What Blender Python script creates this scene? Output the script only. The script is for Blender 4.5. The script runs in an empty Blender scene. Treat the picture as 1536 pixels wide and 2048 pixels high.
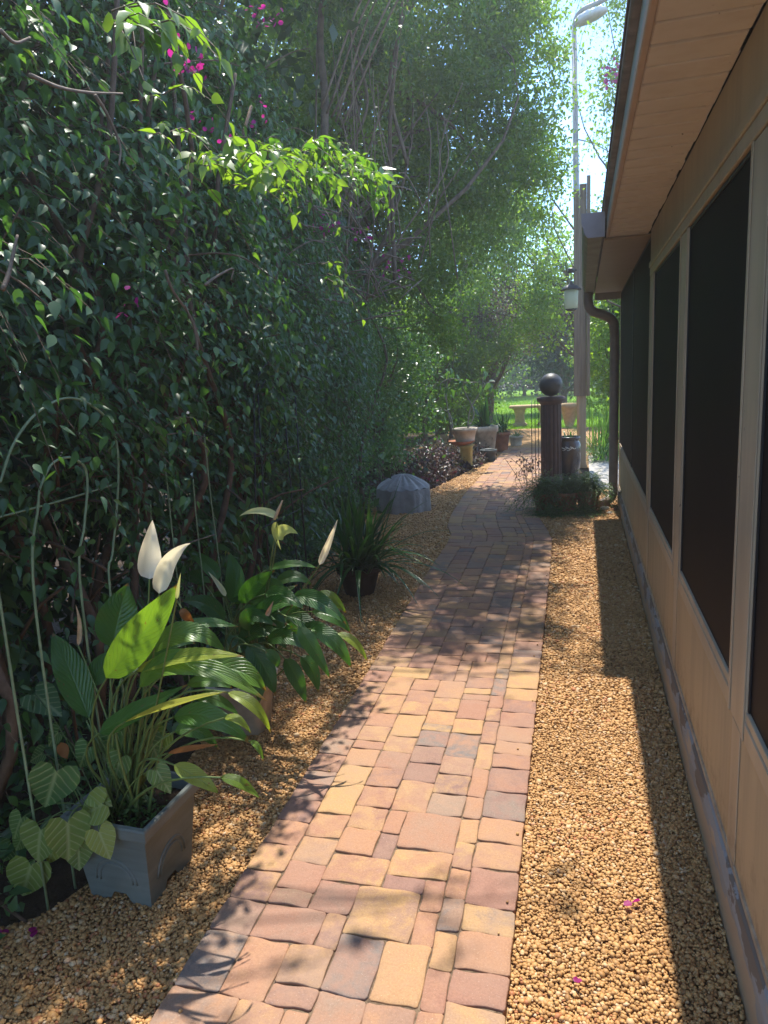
import bpy, math, random
import numpy as np
from mathutils import Vector, Matrix

random.seed(4); RNG = np.random.default_rng(4)
rad = math.radians
sc = bpy.context.scene
COL = sc.collection

# ------------------------------------------------------------------ camera
H = 1.6
YAW, PITCH, ROLL, FPX = rad(15.9), rad(10.9), rad(3.0), 1420.0
Fv = np.array([-math.sin(YAW)*math.cos(PITCH), math.cos(YAW)*math.cos(PITCH), -math.sin(PITCH)])
R0 = np.array([math.cos(YAW), math.sin(YAW), 0.0]); U0 = np.cross(R0, Fv)
Rv = R0*math.cos(ROLL)-U0*math.sin(ROLL); Uv = R0*math.sin(ROLL)+U0*math.cos(ROLL)
CAMP = np.array([0.0, 0.0, H])
cam = bpy.data.cameras.new('camera'); camo = bpy.data.objects.new('camera', cam); COL.objects.link(camo)
cam.sensor_fit = 'VERTICAL'; cam.sensor_height = 24.0; cam.lens = 24.0*FPX/2048.0
cam.clip_start = 0.02; cam.clip_end = 400
camo.matrix_world = Matrix(((Rv[0], Uv[0], -Fv[0], 0), (Rv[1], Uv[1], -Fv[1], 0), (Rv[2], Uv[2], -Fv[2], H), (0, 0, 0, 1)))
sc.camera = camo

def ray(x, y):
    d = Fv*FPX + Rv*(x-768) + Uv*(1024-y); return d/np.linalg.norm(d)
def at(x, y, Y):          # photo measurement -> point at distance Y down the path
    d = ray(x, y); return CAMP + d*(Y/d[1])
def atX(x, y, X):
    d = ray(x, y); return CAMP + d*(X/d[0])
def atZ(x, y, z=0.0):
    d = ray(x, y); return CAMP + d*((z-H)/d[2])
def ppm(p):               # photo pixels per metre at p
    return FPX/float((np.asarray(p)-CAMP) @ Fv)

# ------------------------------------------------------------------ render, world, sun
sc.render.engine = 'CYCLES'
sc.cycles.max_bounces = 8; sc.cycles.diffuse_bounces = 4; sc.cycles.glossy_bounces = 2
sc.cycles.transmission_bounces = 5; sc.cycles.transparent_max_bounces = 6
sc.cycles.caustics_reflective = False; sc.cycles.caustics_refractive = False
sc.view_settings.view_transform = 'Standard'; sc.view_settings.look = 'None'
sc.view_settings.exposure = 1.72; sc.view_settings.gamma = 1.0

SUN = Vector((-0.11, 1.15, 2.4)).normalized()
EL = math.asin(SUN.z); AZ = math.atan2(SUN.x, SUN.y)
world = bpy.data.worlds.new('World'); sc.world = world; world.use_nodes = True
nt = world.node_tree; nt.nodes.clear()
out = nt.nodes.new('ShaderNodeOutputWorld'); bg = nt.nodes.new('ShaderNodeBackground')
sky = nt.nodes.new('ShaderNodeTexSky'); sky.sky_type = 'NISHITA'; sky.sun_disc = False
sky.sun_elevation = EL; sky.sun_rotation = AZ; sky.air_density = 1.0; sky.dust_density = 0.1; sky.ozone_density = 3.0
bg.inputs['Strength'].default_value = 0.15
tc = nt.nodes.new('ShaderNodeTexCoord'); mp = nt.nodes.new('ShaderNodeMapping'); mp.inputs['Scale'].default_value = (1, 1, 2.2)
mp.inputs['Location'].default_value = (0.35, 0.1, 0.0)
nz = nt.nodes.new('ShaderNodeTexNoise'); nz.inputs['Scale'].default_value = 3.4; nz.inputs['Detail'].default_value = 7; nz.inputs['Roughness'].default_value = 0.45
rp = nt.nodes.new('ShaderNodeValToRGB'); rp.color_ramp.elements[0].position = 0.55; rp.color_ramp.elements[1].position = 0.70
mx = nt.nodes.new('ShaderNodeMix'); mx.data_type = 'RGBA'; mx.inputs[7].default_value = (5.5, 5.8, 6.2, 1)
L = nt.links
L.new(tc.outputs['Generated'], mp.inputs[0]); L.new(mp.outputs[0], nz.inputs['Vector']); L.new(nz.outputs['Fac'], rp.inputs[0])
L.new(rp.outputs[0], mx.inputs[0]); tn = nt.nodes.new('ShaderNodeMix'); tn.data_type = 'RGBA'; tn.blend_type = 'MULTIPLY'; tn.inputs[0].default_value = 1.0; tn.inputs[7].default_value = (0.70, 0.85, 1.0, 1)
L.new(sky.outputs[0], tn.inputs[6]); L.new(tn.outputs[2], mx.inputs[6]); L.new(mx.outputs[2], bg.inputs['Color']); L.new(bg.outputs[0], out.inputs[0])

sl = bpy.data.lights.new('sun', 'SUN'); sl.energy = 2.9; sl.angle = rad(0.53); sl.color = (1.0, 0.95, 0.86)
so = bpy.data.objects.new('sun', sl); COL.objects.link(so); so.location = (0, 0, 12)
so.rotation_euler = SUN.to_track_quat('Z', 'Y').to_euler()

VEIL_DENSITY = 0.0055  # density of the added volume that imitates lens glare
# ------------------------------------------------------------------ materials
class NT:
    def __init__(s, name):
        s.m = bpy.data.materials.new(name); s.m.use_nodes = True; s.t = s.m.node_tree; s.t.nodes.clear()
        s.out = s.n('ShaderNodeOutputMaterial')
    def n(s, k, **kw):
        x = s.t.nodes.new(k)
        for a, b in kw.items(): setattr(x, a, b)
        return x
    def l(s, a, b): s.t.links.new(a, b)
    def noise(s, scale, detail=4, vec=None, rough=0.55, dist=0):
        x = s.n('ShaderNodeTexNoise'); x.inputs['Scale'].default_value = scale; x.inputs['Detail'].default_value = detail
        x.inputs['Roughness'].default_value = rough; x.inputs['Distortion'].default_value = dist
        s.l(vec if vec is not None else s.obj(), x.inputs['Vector']); return x.outputs['Fac']
    def obj(s):
        if not hasattr(s, '_o'): s._o = s.n('ShaderNodeTexCoord').outputs['Object']
        return s._o
    def scaled(s, sx, sy, sz):
        m = s.n('ShaderNodeMapping'); m.inputs['Scale'].default_value = (sx, sy, sz); s.l(s.obj(), m.inputs[0]); return m.outputs[0]
    def ramp(s, fac, stops, interp='LINEAR'):
        r = s.n('ShaderNodeValToRGB'); e = r.color_ramp.elements; r.color_ramp.interpolation = interp
        while len(e) < len(stops): e.new(0.5)
        for q, (p, c) in zip(e, stops):
            q.position = p; q.color = (*c, 1) if len(c) == 3 else c
        s.l(fac, r.inputs[0]); return r.outputs[0]
    def mix(s, fac, a, b, mode='MIX'):
        x = s.n('ShaderNodeMix'); x.data_type = 'RGBA'; x.blend_type = mode
        for sock, v in ((0, fac), (6, a), (7, b)):
            if isinstance(v, (int, float)): x.inputs[sock].default_value = v
            elif isinstance(v, tuple): x.inputs[sock].default_value = (*v, 1)
            else: s.l(v, x.inputs[sock])
        return x.outputs[2]
    def math(s, op, a, b=None, c=None):
        x = s.n('ShaderNodeMath'); x.operation = op
        for i, v in enumerate((a, b, c)):
            if v is None: continue
            if isinstance(v, (int, float)): x.inputs[i].default_value = v
            else: s.l(v, x.inputs[i])
        return x.outputs[0]
    def attr(s):
        a = s.n('ShaderNodeAttribute'); a.attribute_name = 'luv'; sp = s.n('ShaderNodeSeparateXYZ'); s.l(a.outputs['Vector'], sp.inputs[0])
        return sp.outputs
    def bump(s, h, strength=0.3, dist=0.01):
        b = s.n('ShaderNodeBump'); b.inputs['Strength'].default_value = strength; b.inputs['Distance'].default_value = dist
        s.l(h, b.inputs['Height']); return b.outputs[0]
    def principled(s, col, rough=0.6, spec=0.5, normal=None, metal=0.0):
        p = s.n('ShaderNodeBsdfPrincipled')
        for k, v in (('Base Color', col), ('Roughness', rough), ('Specular IOR Level', spec), ('Metallic', metal)):
            if isinstance(v, (int, float)): p.inputs[k].default_value = v
            elif isinstance(v, tuple): p.inputs[k].default_value = (*v, 1)
            else: s.l(v, p.inputs[k])
        if normal is not None: s.l(normal, p.inputs['Normal'])
        return p.outputs[0]
    def done(s, sh): s.l(sh, s.out.inputs[0]); return s.m

def leafmat(name, stops, trans=0.4, rough=0.4, tcol=(1.5, 1.7, 0.5), spec=0.5, veins=None):
    """leaf: diffuse + gloss on top, light coming through from the back"""
    k = NT(name); a = k.attr()
    col = k.ramp(a[2], stops)
    nrm = None
    if veins:
        vcol, vamt, nv, slope = veins
        du = k.math('ABSOLUTE', k.math('SUBTRACT', a[0], 0.5))
        w = k.math('FRACT', k.math('MULTIPLY', k.math('ADD', k.math('SUBTRACT', a[1], k.math('MULTIPLY', du, slope)), k.math('MULTIPLY', k.noise(18, 2), .35/nv*1.6)), nv))
        line = k.math('ABSOLUTE', k.math('SUBTRACT', w, 0.5))
        lat = k.ramp(line, [(0.0, (1, 1, 1)), (0.10, (0.3, 0.3, 0.3)), (0.22, (0, 0, 0))])
        mid = k.ramp(du, [(0.0, (1, 1, 1)), (0.035, (0.5, 0.5, 0.5)), (0.06, (0, 0, 0))])
        both = k.mix(1.0, lat, mid, 'LIGHTEN')
        f = k.math('MULTIPLY', both, vamt)
        col = k.mix(f, col, vcol)
        sep = k.n('ShaderNodeRGBToBW'); k.l(both, sep.inputs[0])
        nrm = k.bump(k.math('MULTIPLY', sep.outputs[0], -1.0), 0.6, 0.003)
    if veins and vamt < .5:   # browned tips and odd spots
        tip = k.math('ADD', a[1], k.math('MULTIPLY', k.noise(25, 3), 0.09)); col = k.mix(k.ramp(tip, [(0.985, (0, 0, 0)), (1.0, (0.9, 0.9, 0.9))]), col, (0.22, 0.12, 0.04))
        col = k.mix(k.ramp(k.noise(55, 2), [(0.70, (0, 0, 0)), (0.73, (0.8, 0.8, 0.8))]), col, (0.16, 0.11, 0.04))
    n2 = k.noise(9, 3)
    col = k.mix(k.math('MULTIPLY', n2, 0.35), col, k.mix(1.0, col, (1.25, 1.15, 0.75), 'MULTIPLY'))
    p = k.principled(col, rough, spec, nrm)
    tr = k.n('ShaderNodeBsdfTranslucent'); k.l(k.mix(1.0, col, tcol, 'MULTIPLY'), tr.inputs[0])
    ms = k.n('ShaderNodeMixShader'); ms.inputs[0].default_value = trans
    k.l(p, ms.inputs[1]); k.l(tr.outputs[0], ms.inputs[2])
    return k.done(ms.outputs[0])

def plain(name, col, rough=0.6, var=0.15, nscale=12, bump=0.15, spec=0.4, metal=0.0, dark=None, bdist=0.004):
    k = NT(name); n = k.noise(nscale, 6); d = dark or tuple(c*(1-var*2) for c in col)
    c = k.ramp(n, [(0.3, d), (0.65, col)])
    return k.done(k.principled(c, rough, spec, k.bump(k.noise(nscale*6, 4), bump, bdist), metal))

M = {}
M['hedge'] = leafmat('bougainvillea leaf', [(0, (0.045, 0.105, 0.045)), (0.6, (0.075, 0.160, 0.058)), (0.9, (0.12, 0.22, 0.06)), (1, (0.21, 0.27, 0.06))], 0.42, 0.40, spec=0.5)
M['spray'] = leafmat('young backlit leaf', [(0, (0.055, 0.125, 0.035)), (0.6, (0.10, 0.205, 0.04)), (1, (0.19, 0.28, 0.05))], 0.5, 0.35, (1.6, 1.8, 0.5))  # young growth, with the sunlit brightness of the sprays also put into its colour
M['hedge2'] = leafmat('shrub leaf', [(0, (0.055, 0.115, 0.050)), (0.7, (0.085, 0.175, 0.065)), (1, (0.16, 0.25, 0.06))], 0.4, 0.35, spec=0.6)
M['fine'] = leafmat('fine tree leaf', [(0, (0.070, 0.125, 0.035)), (0.7, (0.12, 0.19, 0.045)), (0.95, (0.18, 0.23, 0.05)), (1, (0.24, 0.16, 0.04))], 0.52, 0.4)
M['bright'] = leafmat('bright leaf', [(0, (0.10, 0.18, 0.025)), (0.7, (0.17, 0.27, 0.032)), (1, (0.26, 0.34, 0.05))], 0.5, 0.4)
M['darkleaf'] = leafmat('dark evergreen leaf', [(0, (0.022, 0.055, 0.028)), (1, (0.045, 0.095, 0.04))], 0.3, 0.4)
M['purple'] = leafmat('purple leaf', [(0, (0.045, 0.028, 0.035)), (0.5, (0.07, 0.045, 0.04)), (0.75, (0.05, 0.075, 0.035)), (1, (0.16, 0.03, 0.09))], 0.35, 0.4, (1.4, 1.1, 1.0))
M['russet'] = leafmat('russet leaf', [(0, (0.075, 0.055, 0.045)), (0.6, (0.12, 0.09, 0.06)), (1, (0.09, 0.12, 0.05))], 0.4, 0.4, (1.4, 1.2, 1.0))
M['lily'] = leafmat('peace lily leaf', [(0, (0.035, 0.11, 0.028)), (0.5, (0.075, 0.19, 0.035)), (0.8, (0.18, 0.29, 0.045)), (1, (0.38, 0.38, 0.06))], 0.42, 0.34, (1.5, 1.6, 0.4), 0.55, ((0.10, 0.20, 0.05), 0.32, 13, 0.6))
M['dead'] = leafmat('dead leaf', [(0, (0.25, 0.09, 0.03)), (1, (0.38, 0.18, 0.06))], 0.3, 0.6, (1.2, 1.0, 0.7), 0.3)
M['arrow'] = leafmat('arrowhead leaf', [(0, (0.09, 0.19, 0.08)), (0.5, (0.17, 0.26, 0.075)), (1, (0.32, 0.36, 0.09))], 0.35, 0.45, (1.3, 1.4, 0.5), 0.4, ((0.46, 0.52, 0.30), 0.6, 5, 0.9))
M['strap'] = leafmat('strap leaf', [(0, (0.020, 0.065, 0.020)), (0.8, (0.04, 0.11, 0.03)), (1, (0.09, 0.17, 0.04))], 0.35, 0.3)
M['fern'] = leafmat('fern leaf', [(0, (0.030, 0.080, 0.018)), (0.7, (0.06, 0.13, 0.025)), (1, (0.15, 0.23, 0.04))], 0.4, 0.5)
M['grassy'] = leafmat('grassy leaf', [(0, (0.05, 0.12, 0.04)), (1, (0.11, 0.20, 0.07))], 0.4, 0.35)
M['petal'] = leafmat('magenta bract', [(0, (0.26, 0.015, 0.15)), (1, (0.42, 0.03, 0.26))], 0.5, 0.5, (1.4, 1.0, 1.2), 0.3)
M['spathe'] = leafmat('white spathe', [(0, (0.86, 0.83, 0.78)), (0.7, (0.82, 0.77, 0.62)), (1, (0.55, 0.62, 0.20))], 0.4, 0.45, (1.1, 1.0, 0.8), 0.35)
M['spadix'] = plain('cream spadix', (0.62, 0.45, 0.28), 0.7, 0.1, 60, 0.5)
M['petiole'] = plain('petiole green', (0.16, 0.22, 0.06), 0.45, 0.2, 20, 0.1)
M['bark'] = plain('grey brown bark', (0.17, 0.125, 0.09), 0.85, 0.25, 14, 0.8, 0.2, bdist=0.01)
M['twig'] = plain('pale twig', (0.24, 0.18, 0.13), 0.8, 0.25, 22, 0.5, 0.2)
M['twigred'] = plain('reddish twig', (0.16, 0.105, 0.07), 0.8, 0.25, 22, 0.5, 0.2)
M['palebark'] = plain('pale bark', (0.30, 0.29, 0.26), 0.75, 0.2, 18, 0.4, 0.2)
M['wire'] = plain('green coated wire', (0.25, 0.33, 0.18), 0.45, 0.15, 30, 0.1)
M['black'] = plain('black metal', (0.02, 0.02, 0.022), 0.45, 0.1, 30, 0.1)
M['terracotta'] = plain('terracotta', (0.36, 0.15, 0.08), 0.8, 0.22, 9, 0.3, 0.2)
M['terrared'] = plain('red terracotta', (0.07, 0.038, 0.03), 0.6, 0.25, 9, 0.3, 0.3)
M['beige'] = plain('weathered beige clay', (0.52, 0.45, 0.36), 0.85, 0.22, 8, 0.4, 0.2)
M['tanstone'] = plain('tan cast stone', (0.55, 0.40, 0.24), 0.85, 0.15, 10, 0.3, 0.2)
M['ochre'] = plain('ochre clay', (0.42, 0.31, 0.10), 0.8, 0.2, 8, 0.3, 0.2)
M['glaze'] = plain('dark glaze', (0.035, 0.022, 0.022), 0.25, 0.2, 8, 0.1, 0.6)
M['darkpot'] = plain('charcoal plastic', (0.07, 0.085, 0.08), 0.5, 0.15, 10, 0.1)
M['concrete'] = plain('pale concrete', (0.48, 0.44, 0.38), 0.85, 0.12, 7, 0.3, 0.2)
M['soil'] = plain('potting soil', (0.035, 0.024, 0.016), 0.95, 0.3, 40, 1.0, 0.1, bdist=0.01)
M['white_metal'] = plain('weathered white metal', (0.62, 0.62, 0.58), 0.5, 0.1, 10, 0.1)
M['galv'] = plain('galvanised pole', (0.42, 0.41, 0.38), 0.5, 0.15, 6, 0.1, 0.5, 0.2)
M['copper'] = plain('brown painted metal', (0.27, 0.19, 0.145), 0.45, 0.15, 10, 0.1, 0.5)
M['gutterpaint'] = plain('olive grey paint', (0.27, 0.26, 0.18), 0.55, 0.15, 8, 0.1)
M['gutterend'] = plain('mauve grey paint', (0.26, 0.23, 0.23), 0.55, 0.12, 8, 0.1)
M['shingle'] = plain('asphalt shingle', (0.12, 0.10, 0.09), 0.95, 0.3, 60, 1.0, 0.1)

def m_glass():
    k = NT('frosted lantern glass')
    p = k.n('ShaderNodeBsdfPrincipled'); p.inputs['Base Color'].default_value = (0.62, 0.66, 0.50, 1); p.inputs['Roughness'].default_value = 0.35
    tr = k.n('ShaderNodeBsdfTranslucent'); tr.inputs[0].default_value = (0.6, 0.65, 0.45, 1)
    ms = k.n('ShaderNodeMixShader'); ms.inputs[0].default_value = 0.5; k.l(p.outputs[0], ms.inputs[1]); k.l(tr.outputs[0], ms.inputs[2])
    return k.done(ms.outputs[0])
M['frost'] = m_glass()

def m_planter():
    k = NT('blue grey planter plastic'); v = k.scaled(3, 3, 22)
    n = k.noise(2.0, 6, v); n2 = k.noise(5, 5)
    c = k.ramp(n, [(0.3, (0.115, 0.13, 0.118)), (0.7, (0.165, 0.185, 0.17))])
    c = k.mix(k.ramp(n2, [(0.5, (0, 0, 0)), (0.75, (0.5, 0.5, 0.5))]), c, (0.24, 0.245, 0.21))
    return k.done(k.principled(c, 0.55, 0.4, k.bump(k.noise(60, 4), 0.15, 0.002)))
M['planter'] = m_planter()

def m_wood(name, col, dark, stretch=(30, 30, 1.2), rough=0.75):
    k = NT(name); v = k.scaled(*stretch); n = k.noise(1.5, 8, v, 0.65)
    n2 = k.noise(3, 4)
    c = k.ramp(n, [(0.3, dark), (0.6, col)]); c = k.mix(k.math('MULTIPLY', n2, 0.4), c, dark)
    return k.done(k.principled(c, rough, 0.3, k.bump(n, 0.35, 0.004)))
M['postwood'] = m_wood('weathered post wood', (0.36, 0.31, 0.22), (0.22, 0.18, 0.12))
M['boardwood'] = m_wood('grey board wood', (0.26, 0.21, 0.15), (0.13, 0.10, 0.07))

def m_wall(name, col, worn, grain=(2, 3, 30), amt=0.35, rough=0.55, spotty=True):
    k = NT(name); g = k.noise(2.2, 7, k.scaled(1.5, 3.5, 40), 0.6); n = k.noise(2.3, 5)
    st = k.noise(1.6, 6, k.scaled(6, 9, 0.7), 0.6)
    c = k.mix(k.ramp(n, [(0.35, (0, 0, 0)), (0.75, (amt, amt, amt))]), col, worn)
    c = k.mix(k.ramp(st, [(0.42, (0, 0, 0)), (0.72, (0.75, 0.75, 0.75))]), c, worn)
    if spotty:
        z = k.n('ShaderNodeSeparateXYZ'); ge = k.n('ShaderNodeNewGeometry'); k.l(ge.outputs['Position'], z.inputs[0])
        sp2 = k.math('SUBTRACT', k.noise(16, 6, None, .7), k.math('MULTIPLY', z.outputs[2], 0.9)); c = k.mix(k.ramp(sp2, [(0.22, (0, 0, 0)), (0.42, (0.55, 0.55, 0.55))]), c, (0.22, 0.15, 0.09))
        sp = k.noise(38, 2); c = k.mix(k.ramp(sp, [(0.735, (0, 0, 0)), (0.76, (0.7, 0.7, 0.7))]), c, (0.06, 0.045, 0.035))
    return k.done(k.principled(c, rough, 0.4, k.bump(g, 0.12, 0.003)))
M['panel'] = m_wall('aged tan panel paint', (0.48, 0.375, 0.23), (0.33, 0.26, 0.17))
M['trim'] = m_wall('taupe trim paint', (0.47, 0.385, 0.27), (0.33, 0.27, 0.19), amt=0.6, rough=0.4)
M['soffit'] = m_wall('tan soffit paint', (0.80, 0.76, 0.72), (0.70, 0.64, 0.58), amt=0.3)
M['smooth_soffit'] = m_wall('taupe smooth soffit', (0.42, 0.35, 0.27), (0.34, 0.28, 0.21), spotty=False)
M['peach'] = m_wall('peach trim paint', (0.60, 0.46, 0.36), (0.50, 0.37, 0.28))
M['teal'] = m_wall('faded teal fascia paint', (0.40, 0.50, 0.48), (0.42, 0.41, 0.36), amt=0.5)
M['shinglestrip'] = m_wall('weathered drip edge', (0.26, 0.22, 0.19), (0.07, 0.055, 0.05), amt=1.0)

def m_screen():
    k = NT('dark insect screen'); n = k.noise(0.9, 3)
    c = k.ramp(n, [(0.3, (0.013, 0.010, 0.010)), (0.7, (0.022, 0.017, 0.016))])
    return k.done(k.principled(c, 0.6, 0.12, k.bump(k.noise(420, 2), 0.3, 0.001)))
M['screen'] = m_screen()

def m_foundation():
    k = NT('peeling foundation paint'); n = k.noise(3.2, 8, k.scaled(1, 1.1, 4), 0.62); z = k.n('ShaderNodeSeparateXYZ'); k.l(k.obj(), z.inputs[0])
    zz = k.math('ADD', k.math('MULTIPLY', z.outputs[2], 3.0), n)
    c = k.ramp(zz, [(0.60, (0.42, 0.31, 0.20)), (0.86, (0.40, 0.32, 0.23)), (0.885, (0.27, 0.275, 0.27)), (1.06, (0.29, 0.29, 0.28)), (1.10, (0.17, 0.14, 0.11))])
    return k.done(k.principled(c, 0.75, 0.3, k.bump(zz, 0.4, 0.004)))
M['foundation'] = m_foundation()

def m_pebble():
    k = NT('river gravel'); a = k.attr()
    c = k.ramp(a[2], [(0, (0.21, 0.10, 0.033)), (0.2, (0.36, 0.18, 0.058)), (0.55, (0.47, 0.255, 0.088)), (0.85, (0.53, 0.31, 0.12)), (0.96, (0.62, 0.46, 0.28)), (1, (0.38, 0.13, 0.05))])
    c = k.mix(k.math('MULTIPLY', k.noise(130, 3), 0.4), c, (0.42, 0.23, 0.09))
    return k.done(k.principled(c, 0.62, 0.35))
M['pebble'] = m_pebble()

def m_base():
    k = NT('fine gravel bed'); vo = k.n('ShaderNodeTexVoronoi'); vo.inputs['Scale'].default_value = 55; k.l(k.obj(), vo.inputs['Vector'])
    bw = k.n('ShaderNodeRGBToBW'); k.l(vo.outputs['Color'], bw.inputs[0])
    c = k.ramp(bw.outputs[0], [(0.1, (0.26, 0.13, 0.05)), (0.5, (0.48, 0.28, 0.12)), (0.95, (0.58, 0.38, 0.18))])
    c = k.mix(k.ramp(vo.outputs['Distance'], [(0.35, (0, 0, 0)), (0.75, (0.7, 0.7, 0.7))]), c, (0.14, 0.07, 0.03))
    return k.done(k.principled(c, 0.8, 0.2, k.bump(k.math('MULTIPLY', vo.outputs['Distance'], -1), 1.0, 0.012)))
M['gravelbase'] = m_base()

def m_ground():
    k = NT('garden soil'); n = k.noise(1.2, 8)
    c = k.ramp(n, [(0.3, (0.035, 0.024, 0.016)), (0.6, (0.075, 0.052, 0.033)), (0.8, (0.05, 0.06, 0.03))])
    return k.done(k.principled(c, 0.95, 0.1, k.bump(k.noise(30, 8), 1.0, 0.03)))
M['ground'] = m_ground()

def m_lawn():
    k = NT('mown lawn'); n = k.noise(0.8, 5); f = k.noise(60, 4)
    c = k.ramp(n, [(0.3, (0.15, 0.29, 0.015)), (0.7, (0.20, 0.38, 0.02))])
    c = k.mix(k.math('MULTIPLY', f, 0.4), c, (0.08, 0.16, 0.03))
    return k.done(k.principled(c, 0.8, 0.15, k.bump(f, 0.8, 0.03)))
M['lawn'] = m_lawn()

def m_paver():
    k = NT('tumbled concrete paver'); a = k.attr()
    pal = [(0.0, (0.42, 0.255, 0.105)), (0.14, (0.41, 0.24, 0.105)), (0.28, (0.385, 0.205, 0.105)), (0.44, (0.335, 0.17, 0.10)), (0.60, (0.29, 0.145, 0.098)), (0.76, (0.22, 0.125, 0.098)), (0.88, (0.35, 0.21, 0.125)), (0.95, (0.19, 0.15, 0.125)), (1.0, (0.155, 0.135, 0.125))]
    c1 = k.ramp(a[0], pal); c2 = k.ramp(a[1], pal)
    m = k.ramp(k.noise(11, 6, None, 0.65, 0.4), [(0.42, (0, 0, 0)), (0.60, (0.8, 0.8, 0.8))])
    c = k.mix(m, c1, c2)
    f = k.noise(160, 3); c = k.mix(k.ramp(f, [(0.35, (0.45, 0.45, 0.45)), (0.62, (0, 0, 0))]), c, k.mix(1.0, c, (0.60, 0.56, 0.54), 'MULTIPLY'))
    sp = k.noise(300, 2); c = k.mix(k.ramp(sp, [(0.66, (0, 0, 0)), (0.72, (0.35, 0.35, 0.35))]), c, (0.70, 0.62, 0.50))
    st = k.noise(2.4, 6); m2 = k.ramp(k.noise(28, 5, None, 0.7), [(0.42, (0, 0, 0)), (0.66, (0.55, 0.55, 0.55))]); c = k.mix(m2, c, k.mix(0.5, c2, (0.30, 0.17, 0.12)))
    c = k.mix(k.ramp(st, [(0.45, (0, 0, 0)), (0.75, (0.5, 0.5, 0.5))]), c, (0.27, 0.19, 0.135))
    h = k.math('ADD', k.math('MULTIPLY', f, 0.4), k.noise(35, 5))
    return k.done(k.principled(c, 0.78, 0.3, k.bump(h, 0.35, 0.004)))
M['paver'] = m_paver()
M['joint'] = plain('joint sand', (0.21, 0.145, 0.095), 0.95, 0.3, 60, 0.6, 0.1)

def m_vinyl():
    k = NT('grey vinyl cover'); n = k.noise(7, 6)
    c = k.ramp(n, [(0.3, (0.22, 0.20, 0.185)), (0.7, (0.34, 0.325, 0.31))])
    return k.done(k.principled(c, 0.55, 0.4, k.bump(k.noise(14, 5), 0.6, 0.02)))
M['vinyl'] = m_vinyl()

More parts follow.
